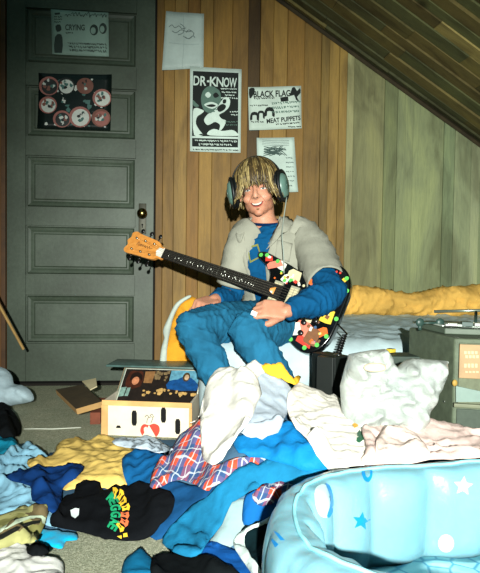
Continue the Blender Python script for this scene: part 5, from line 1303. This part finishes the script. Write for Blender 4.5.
for zz_, s_ in ((zt_-.02, .016), (zt_-.07, .014), (zt_-.115, .012)):
    m = MB(); c = D(336.5, 0, 1.975); c = Vector((c.x, c.y, zz_)); m.ell(c, (s_*.6, s_*.6, s_*.75)); m.build('knob', cr if s_ != .014 else plain('knob_white', (220, 220, 214), .4), amp)
ab2(amp, 'corner_cap', cr, L2*.55, L2+.002, -.001, .02, zt_-.022, zt_+.002); 
for s_ in (0, 1): ab(amp, 'foot', tol, .01+s_*(L-.03), .03+s_*(L-.03), .01, .05, 0, .013, .002)
# ================================================================== BIG AMPLIFIER / STEREO CABINET AT THE RIGHT
ol_ = plain('olive_tolex', (84, 94, 76), .6, .3, bump=.35, scale=40, var=.1); grl = plain('grille_olive', (98, 104, 84), .9, var=.06, bump=.4, scale=90)
p0 = D(453, 400, 1.74); p1 = D(407, 400, 2.04); p2 = D(560, 400, 1.68)
for q in (p0, p1, p2): q.z = 0
u = (p2-p0).normalized(); w_ = Vector((-u.y, u.x, 0)); 
Lx = (p2-p0).length; Ly = abs((p1-p0).dot(w_)); a = p0; off = (p1-p0).dot(u)
Mx = Matrix((u, w_, Vector((0, 0, 1)))).transposed(); zt_ = D(453, 338, 1.74).z
big_ = empty('speaker_cabinet', a+u*Lx/2+w_*Ly/2, 'large olive speaker cabinet with a tan label on its front, at the right edge', 'speaker cabinet')
# body as sheared prism: left side runs back to p1
def prism(par, nm, mt, P, z0, z1, bev=.006):
    m = MB(); n = len(P); m.add([(p.x, p.y, z0) for p in P]+[(p.x, p.y, z1) for p in P], [tuple(range(n-1, -1, -1)), tuple(range(n, 2*n))]+[(i, (i+1) % n, n+(i+1) % n, n+i) for i in range(n)])
    o = m.build(nm, mt, par, smooth=False); 
    if bev: bevel(o, bev, 3, 30)
    return o
front_in = .0
P = [p0, p2, p2+(p1-p0), p1]
prism(big_, 'cabinet', ol_, P, .0, zt_)
# raised frame around the front, grille, label, lower ledges
def fx(par, nm, mt, x0, x1, y0, y1, z0, z1, bev=.003): return ab(par, nm, mt, x0, x1, y0, y1, z0, z1, bev)
gr_ = fx(big_, 'grille', grl, .012, Lx-.012, -.008, .002, D(453, 404, 1.74).z, zt_-.012)
zc0, zc1 = D(456, 378, 1.72).z, D(456, 344, 1.72).z
lb = fx(big_, 'label_panel', plain('label_tan', (152, 124, 88), .6, var=.06), .012, .17, -.016, -.008, zc0, zc1, .002)
lbb = bvh_of(lb); lw = plain('label_print', (182, 158, 124), .6)
for s_, cy, w_px, h_ in (('STEREO', 355.5, 26, 7.5), ('SOUND', 366, 22, 5.5), ('SYSTEM', 372, 24, 3.2)):
    decal_text('label_text', s_, tmap(477-.0, cy, w_px, h_, 2), lbb, lw, lb, .001, bold=.03) if False else None
for k, (yy, hh) in enumerate(((352.5, 3), (356.5, 3), (365.5, 4), (371.8, 1.8))):
    for j in range(6):
        x0 = 464+j*3.6+(k % 2)*1.2
        if x0 > 478: break
        decal('label_print', [(x0, yy-hh/2), (x0+2.7, yy-hh/2+.2), (x0+2.6, yy+hh/2+.2), (x0, yy+hh/2)], lbb, lw, lb, .001)
fx(big_, 'ledge', plain('ledge_olive', (104, 108, 86), .6), .0, Lx, -.020, .0, D(453, 407.5, 1.72).z, D(453, 403.5, 1.72).z)
fx(big_, 'lower_grille', plain('lower_grille', (66, 76, 66), .8, bump=.3, scale=90), .01, Lx-.01, -.006, .002, .01, D(453, 409, 1.73).z)
m = MB(); 
def onf(px, py, y):
    r = ray(px, py); o_ = a+w_*y; return CAM + r*((o_-CAM).dot(w_)/r.dot(w_))
q0 = onf(456, 402, -.014); q1 = onf(456, 386, -.014); q2 = onf(520, 402, -.014); q3 = onf(520, 400, -.014)
wq = Vector((w_.x, w_.y, 0))*.012
m.add([q0, q2, q3, q1, q0+wq, q2+wq, q3+wq, q1+wq], [(0, 1, 2, 3), (7, 6, 5, 4), (0, 4, 5, 1), (1, 5, 6, 2), (2, 6, 7, 3), (3, 7, 4, 0)]); m.build('slanted_badge', plain('badge_blue_grey', (112, 132, 124), .4), big_, smooth=False)
MB().ell(onf(454.8, 383, -.004), (.008, .006, .010)).build('rubber_plug', plain('tan_plug', (160, 130, 60), .6), big_)
bq = p0.lerp(p1, .16); bq = Vector((bq.x, bq.y, D(444, 402, 1.78).z)); MB().ell(bq, (.003, .003, .003)).build('rivet', cr, big_)
# tape deck on top
zd = zt_+.001; dk_ = empty('cassette_deck', p0*.5+p1*.2+p2*.3+Vector((0, 0, zd)), 'silver-fronted cassette deck with dark knobs on the big speaker cabinet', 'cassette deck')
e1 = (p1-p0).normalized(); e2 = u
def dq(s_, r_, z): return p0 + e1*s_ + e2*r_ + Vector((0, 0, zd+z))
Dm = plain('deck_grey', (78, 90, 76), .5, .4, var=.1); Ds = plain('deck_silver', (176, 186, 176), .35, .5, .2, var=.1)
Pd = [dq(.10, .02, 0), dq(.10, .40, 0), dq((p1-p0).length-.02, .40, 0), dq((p1-p0).length-.02, .02, 0)]
prism(dk_, 'chassis', Dm, Pd, zd, zd+.018, .003)
Pq = [dq(.16, .04, 0), dq(.16, .38, 0), dq((p1-p0).length-.05, .38, 0), dq((p1-p0).length-.05, .04, 0)]
prism(dk_, 'top_plate', Ds, Pq, zd+.018, zd+.022, .001)
kn = plain('knob_dark_teal', (44, 66, 60), .4)
for px_, py_ in ((420, 322.5), (440, 322.5)):
    c = D(px_, py_, 1.93); m = MB(); m.tube([Vector((c.x, c.y, zd)), Vector((c.x, c.y, c.z-.006))], [.006, .006], 12); m.ell(c, (.014, .008, .014)); m.build('reel_knob', kn, dk_)
MB().tube([D(420, 323, 1.93), D(440, 323, 1.93)], .0035, 8).build('bar_handle', kn, dk_)
for px_, py_, w0, h0, mt in ((452, 323.5, .030, .010, cr), (467, 322, .034, .014, kn), (477, 325, .02, .012, cr), (458, 329, .02, .006, Ds), (447, 327.5, .014, .008, cr)):
    c = D(px_, py_, 1.86); zb = zd+.022; MB().box(Vector((c.x, c.y, zb+h0/2)), (w0, .03, h0), Mx, .0015).build('switch', mt, dk_, smooth=False)
MB().tube([D(434, 311.5, 2.02), D(500, 310, 1.95)], .005, 8).build('aerial', plain('aerial_steel', (140, 150, 134), .3, .5, .7), dk_)
MB().tube([D(475, 330, 1.86), D(476, 312, 1.96)], .005, 8).build('bracket', kn, dk_)
# dark case behind the bag
q = D(388, 372, 2.0); MB()
zc = D(390, 354, 2.0).z
m = MB(); m.box((q.x+.01, q.y, zc/2), (.20, .10, zc), Matrix.Rotation(R(-6), 3, 'Z'), .006); o = m.build('equipment_case', plain('case_dark_green', (44, 58, 50), .6, var=.1), smooth=False); tag(o, 'dark green equipment case half hidden behind the white plastic bag', 'case')
MB().box((q.x+.01, q.y, zc-.03), (.205, .105, .006), Matrix.Rotation(R(-6), 3, 'Z'), .001).build('lid_seam', plain('case_trim', (90, 100, 86), .4), o, smooth=False)

# ================================================================== PADDLING POOL
pcx, pcy, pa, pb = PCX, PCY, PAA-.06, PBB-.02; prot = PROT
hh = .205; TW = .055
t = NT('pool_vinyl'); v = t.coords(); t.base(t.ramp(t.noise(v, 4, 3), [(.3, rgba((100, 150, 164))), (.7, rgba((118, 164, 176)))])); t.b.inputs['Roughness'].default_value = .28; t.b.inputs['Specular IOR Level'].default_value = .5; t.b.inputs['Subsurface Weight'].default_value = .1; t.b.inputs['Subsurface Scale'].default_value = .02
t.bump(t.noise(v, 16, 3, .5, .8), .25, .01); vin = t.m
NS, NP = 260, 30
def pool_pt(s, a):
    """s 0..1 round the ring, a angle round the inflated wall: 0 outward, pi/2 top, pi inward"""
    th = 2*PI*s; ct, st = math.cos(th), math.sin(th); k = 1/((abs(ct)**2.3+abs(st)**2.3)**(1/2.3))
    x, y = pa*ct*k, pb*st*k
    nx_, ny_ = ct/pa, st/pb; q = math.hypot(nx_, ny_); nx_, ny_ = nx_/q, ny_/q
    sc = abs(math.sin(PI*s*22)); puff = .42+.58*sc**.6
    ca, sa = math.cos(a), math.sin(a)
    ca_ = math.copysign(abs(ca)**.55, ca); sa_ = math.copysign(abs(sa)**.8, sa)
    wr = .006*(vnoise(np.array(s*90.), np.array(a*2.), 6)-.5)
    w2_ = TW*(puff if ca < 0 else .85+.15*puff)+float(wr)
    r_ = ca_*w2_; z = hh/2+.002+sa_*(hh/2) + (.006*math.sin(th*5+1)+float(wr))*max(0, sa)
    x += nx_*r_; y += ny_*r_
    return Vector((pcx+x*math.cos(prot)-y*math.sin(prot), pcy+x*math.sin(prot)+y*math.cos(prot), max(z, .001)))
pool = empty('paddling_pool', (pcx, pcy, 0), 'light blue inflatable paddling pool with printed stars, bottom right', 'paddling pool')
vs = [pool_pt(i/NS, 2*PI*j/NP) for i in range(NS) for j in range(NP)]
fs = [(i*NP+j, i*NP+(j+1) % NP, ((i+1) % NS)*NP+(j+1) % NP, ((i+1) % NS)*NP+j) for i in range(NS) for j in range(NP)]
wall = mesh_obj('inflated_wall', vs, fs, vin, pool)
bm = bmesh.new(); bm.from_mesh(wall.data); bmesh.ops.recalc_face_normals(bm, faces=bm.faces[:]); bm.to_mesh(wall.data); bm.free()
t = NT('pool_floor'); v = t.coords('Object', (1, 1, 1)); vo = t.t.nodes.new('ShaderNodeTexVoronoi'); vo.feature = 'DISTANCE_TO_EDGE'; vo.inputs['Scale'].default_value = 22; t.l(v, vo.inputs['Vector'])
t.base(t.ramp(vo.outputs['Distance'], [(.02, rgba((70, 150, 180))), (.09, rgba((150, 208, 216)))])); t.b.inputs['Roughness'].default_value = .3; t.bump(vo.outputs['Distance'], .4, .01)
vs = [(pcx, pcy, .02)]; fs = []; K = 90
for ri in range(1, 11):
    for i in range(K):
        p = pool_pt(i/K, PI); q = Vector((pcx, pcy, 0)).lerp(Vector((p.x, p.y, 0)), ri/10*1.03); vs.append((q.x, q.y, .016+.008*float(folds(np.array(q.x), np.array(q.y), .09, .4, 5))))
for i in range(K): fs.append((0, 1+i, 1+(i+1) % K))
for ri in range(9):
    for i in range(K): a_ = 1+ri*K+i; b_ = 1+ri*K+(i+1) % K; fs.append((a_, a_+K, b_+K, b_))
pf = mesh_obj('pool_floor', vs, fs, t.m, pool); q = pf.modifiers.new('s', 'SOLIDIFY'); q.thickness = .004
bm = bmesh.new(); bm.from_mesh(pf.data); bmesh.ops.recalc_face_normals(bm, faces=bm.faces[:]); bm.to_mesh(pf.data); bm.free()
# seam bead along the top
m = MB(); m.tube([pool_pt(i/NS, PI/2)+Vector((0, 0, .002)) for i in range(NS)]+[pool_pt(0, PI/2)+Vector((0, 0, .002))], .0035, 8, caps=False); m.build('top_seam', plain('seam_vinyl', (132, 204, 214), .3, .5), pool)
pb_ = bvh_of(wall)
pw = plain('print_white', (178, 212, 214), .3); pbl = plain('print_blue', (20, 128, 196), .3)
def pd(pts, m_, off=.0015, sm=0, step=4, nm='printed_shape'): return decal(nm, pts, pb_, m_, wall, off, step, closed_sm=sm, emax=.06)
pd(star(463, 486, 10, 4.8, .1), pw, nm='printed_star'); pd(star(361, 521, 9.5, 4.2, .15), pbl, nm='printed_star')
pd([(315, 490), (321, 485), (327, 487), (331, 496), (332, 508), (328, 517), (320, 516), (315, 505)], pw, .0015, 3)
pd([(325, 484.5), (330, 487), (333, 497), (333, 508), (329, 517), (326, 516), (329, 506), (329, 496)], pbl, .0022, 3)
pd([(362, 468), (371, 466.5), (372, 476), (368, 482), (363, 479)], pbl, .0015, 3); pd([(365, 470), (369, 469), (369.5, 475), (367, 478), (365, 476)], vin, .0022, 3)
pd(circle(446, 543, 8, 9, 18), pw, nm='printed_swirl'); 
pd([(267+5, 541), (273, 539), (279, 545), (276, 548)], pbl, nm='printed_shape')
pd([(274, 531), (279, 534), (285, 541), (281, 541)], pbl)
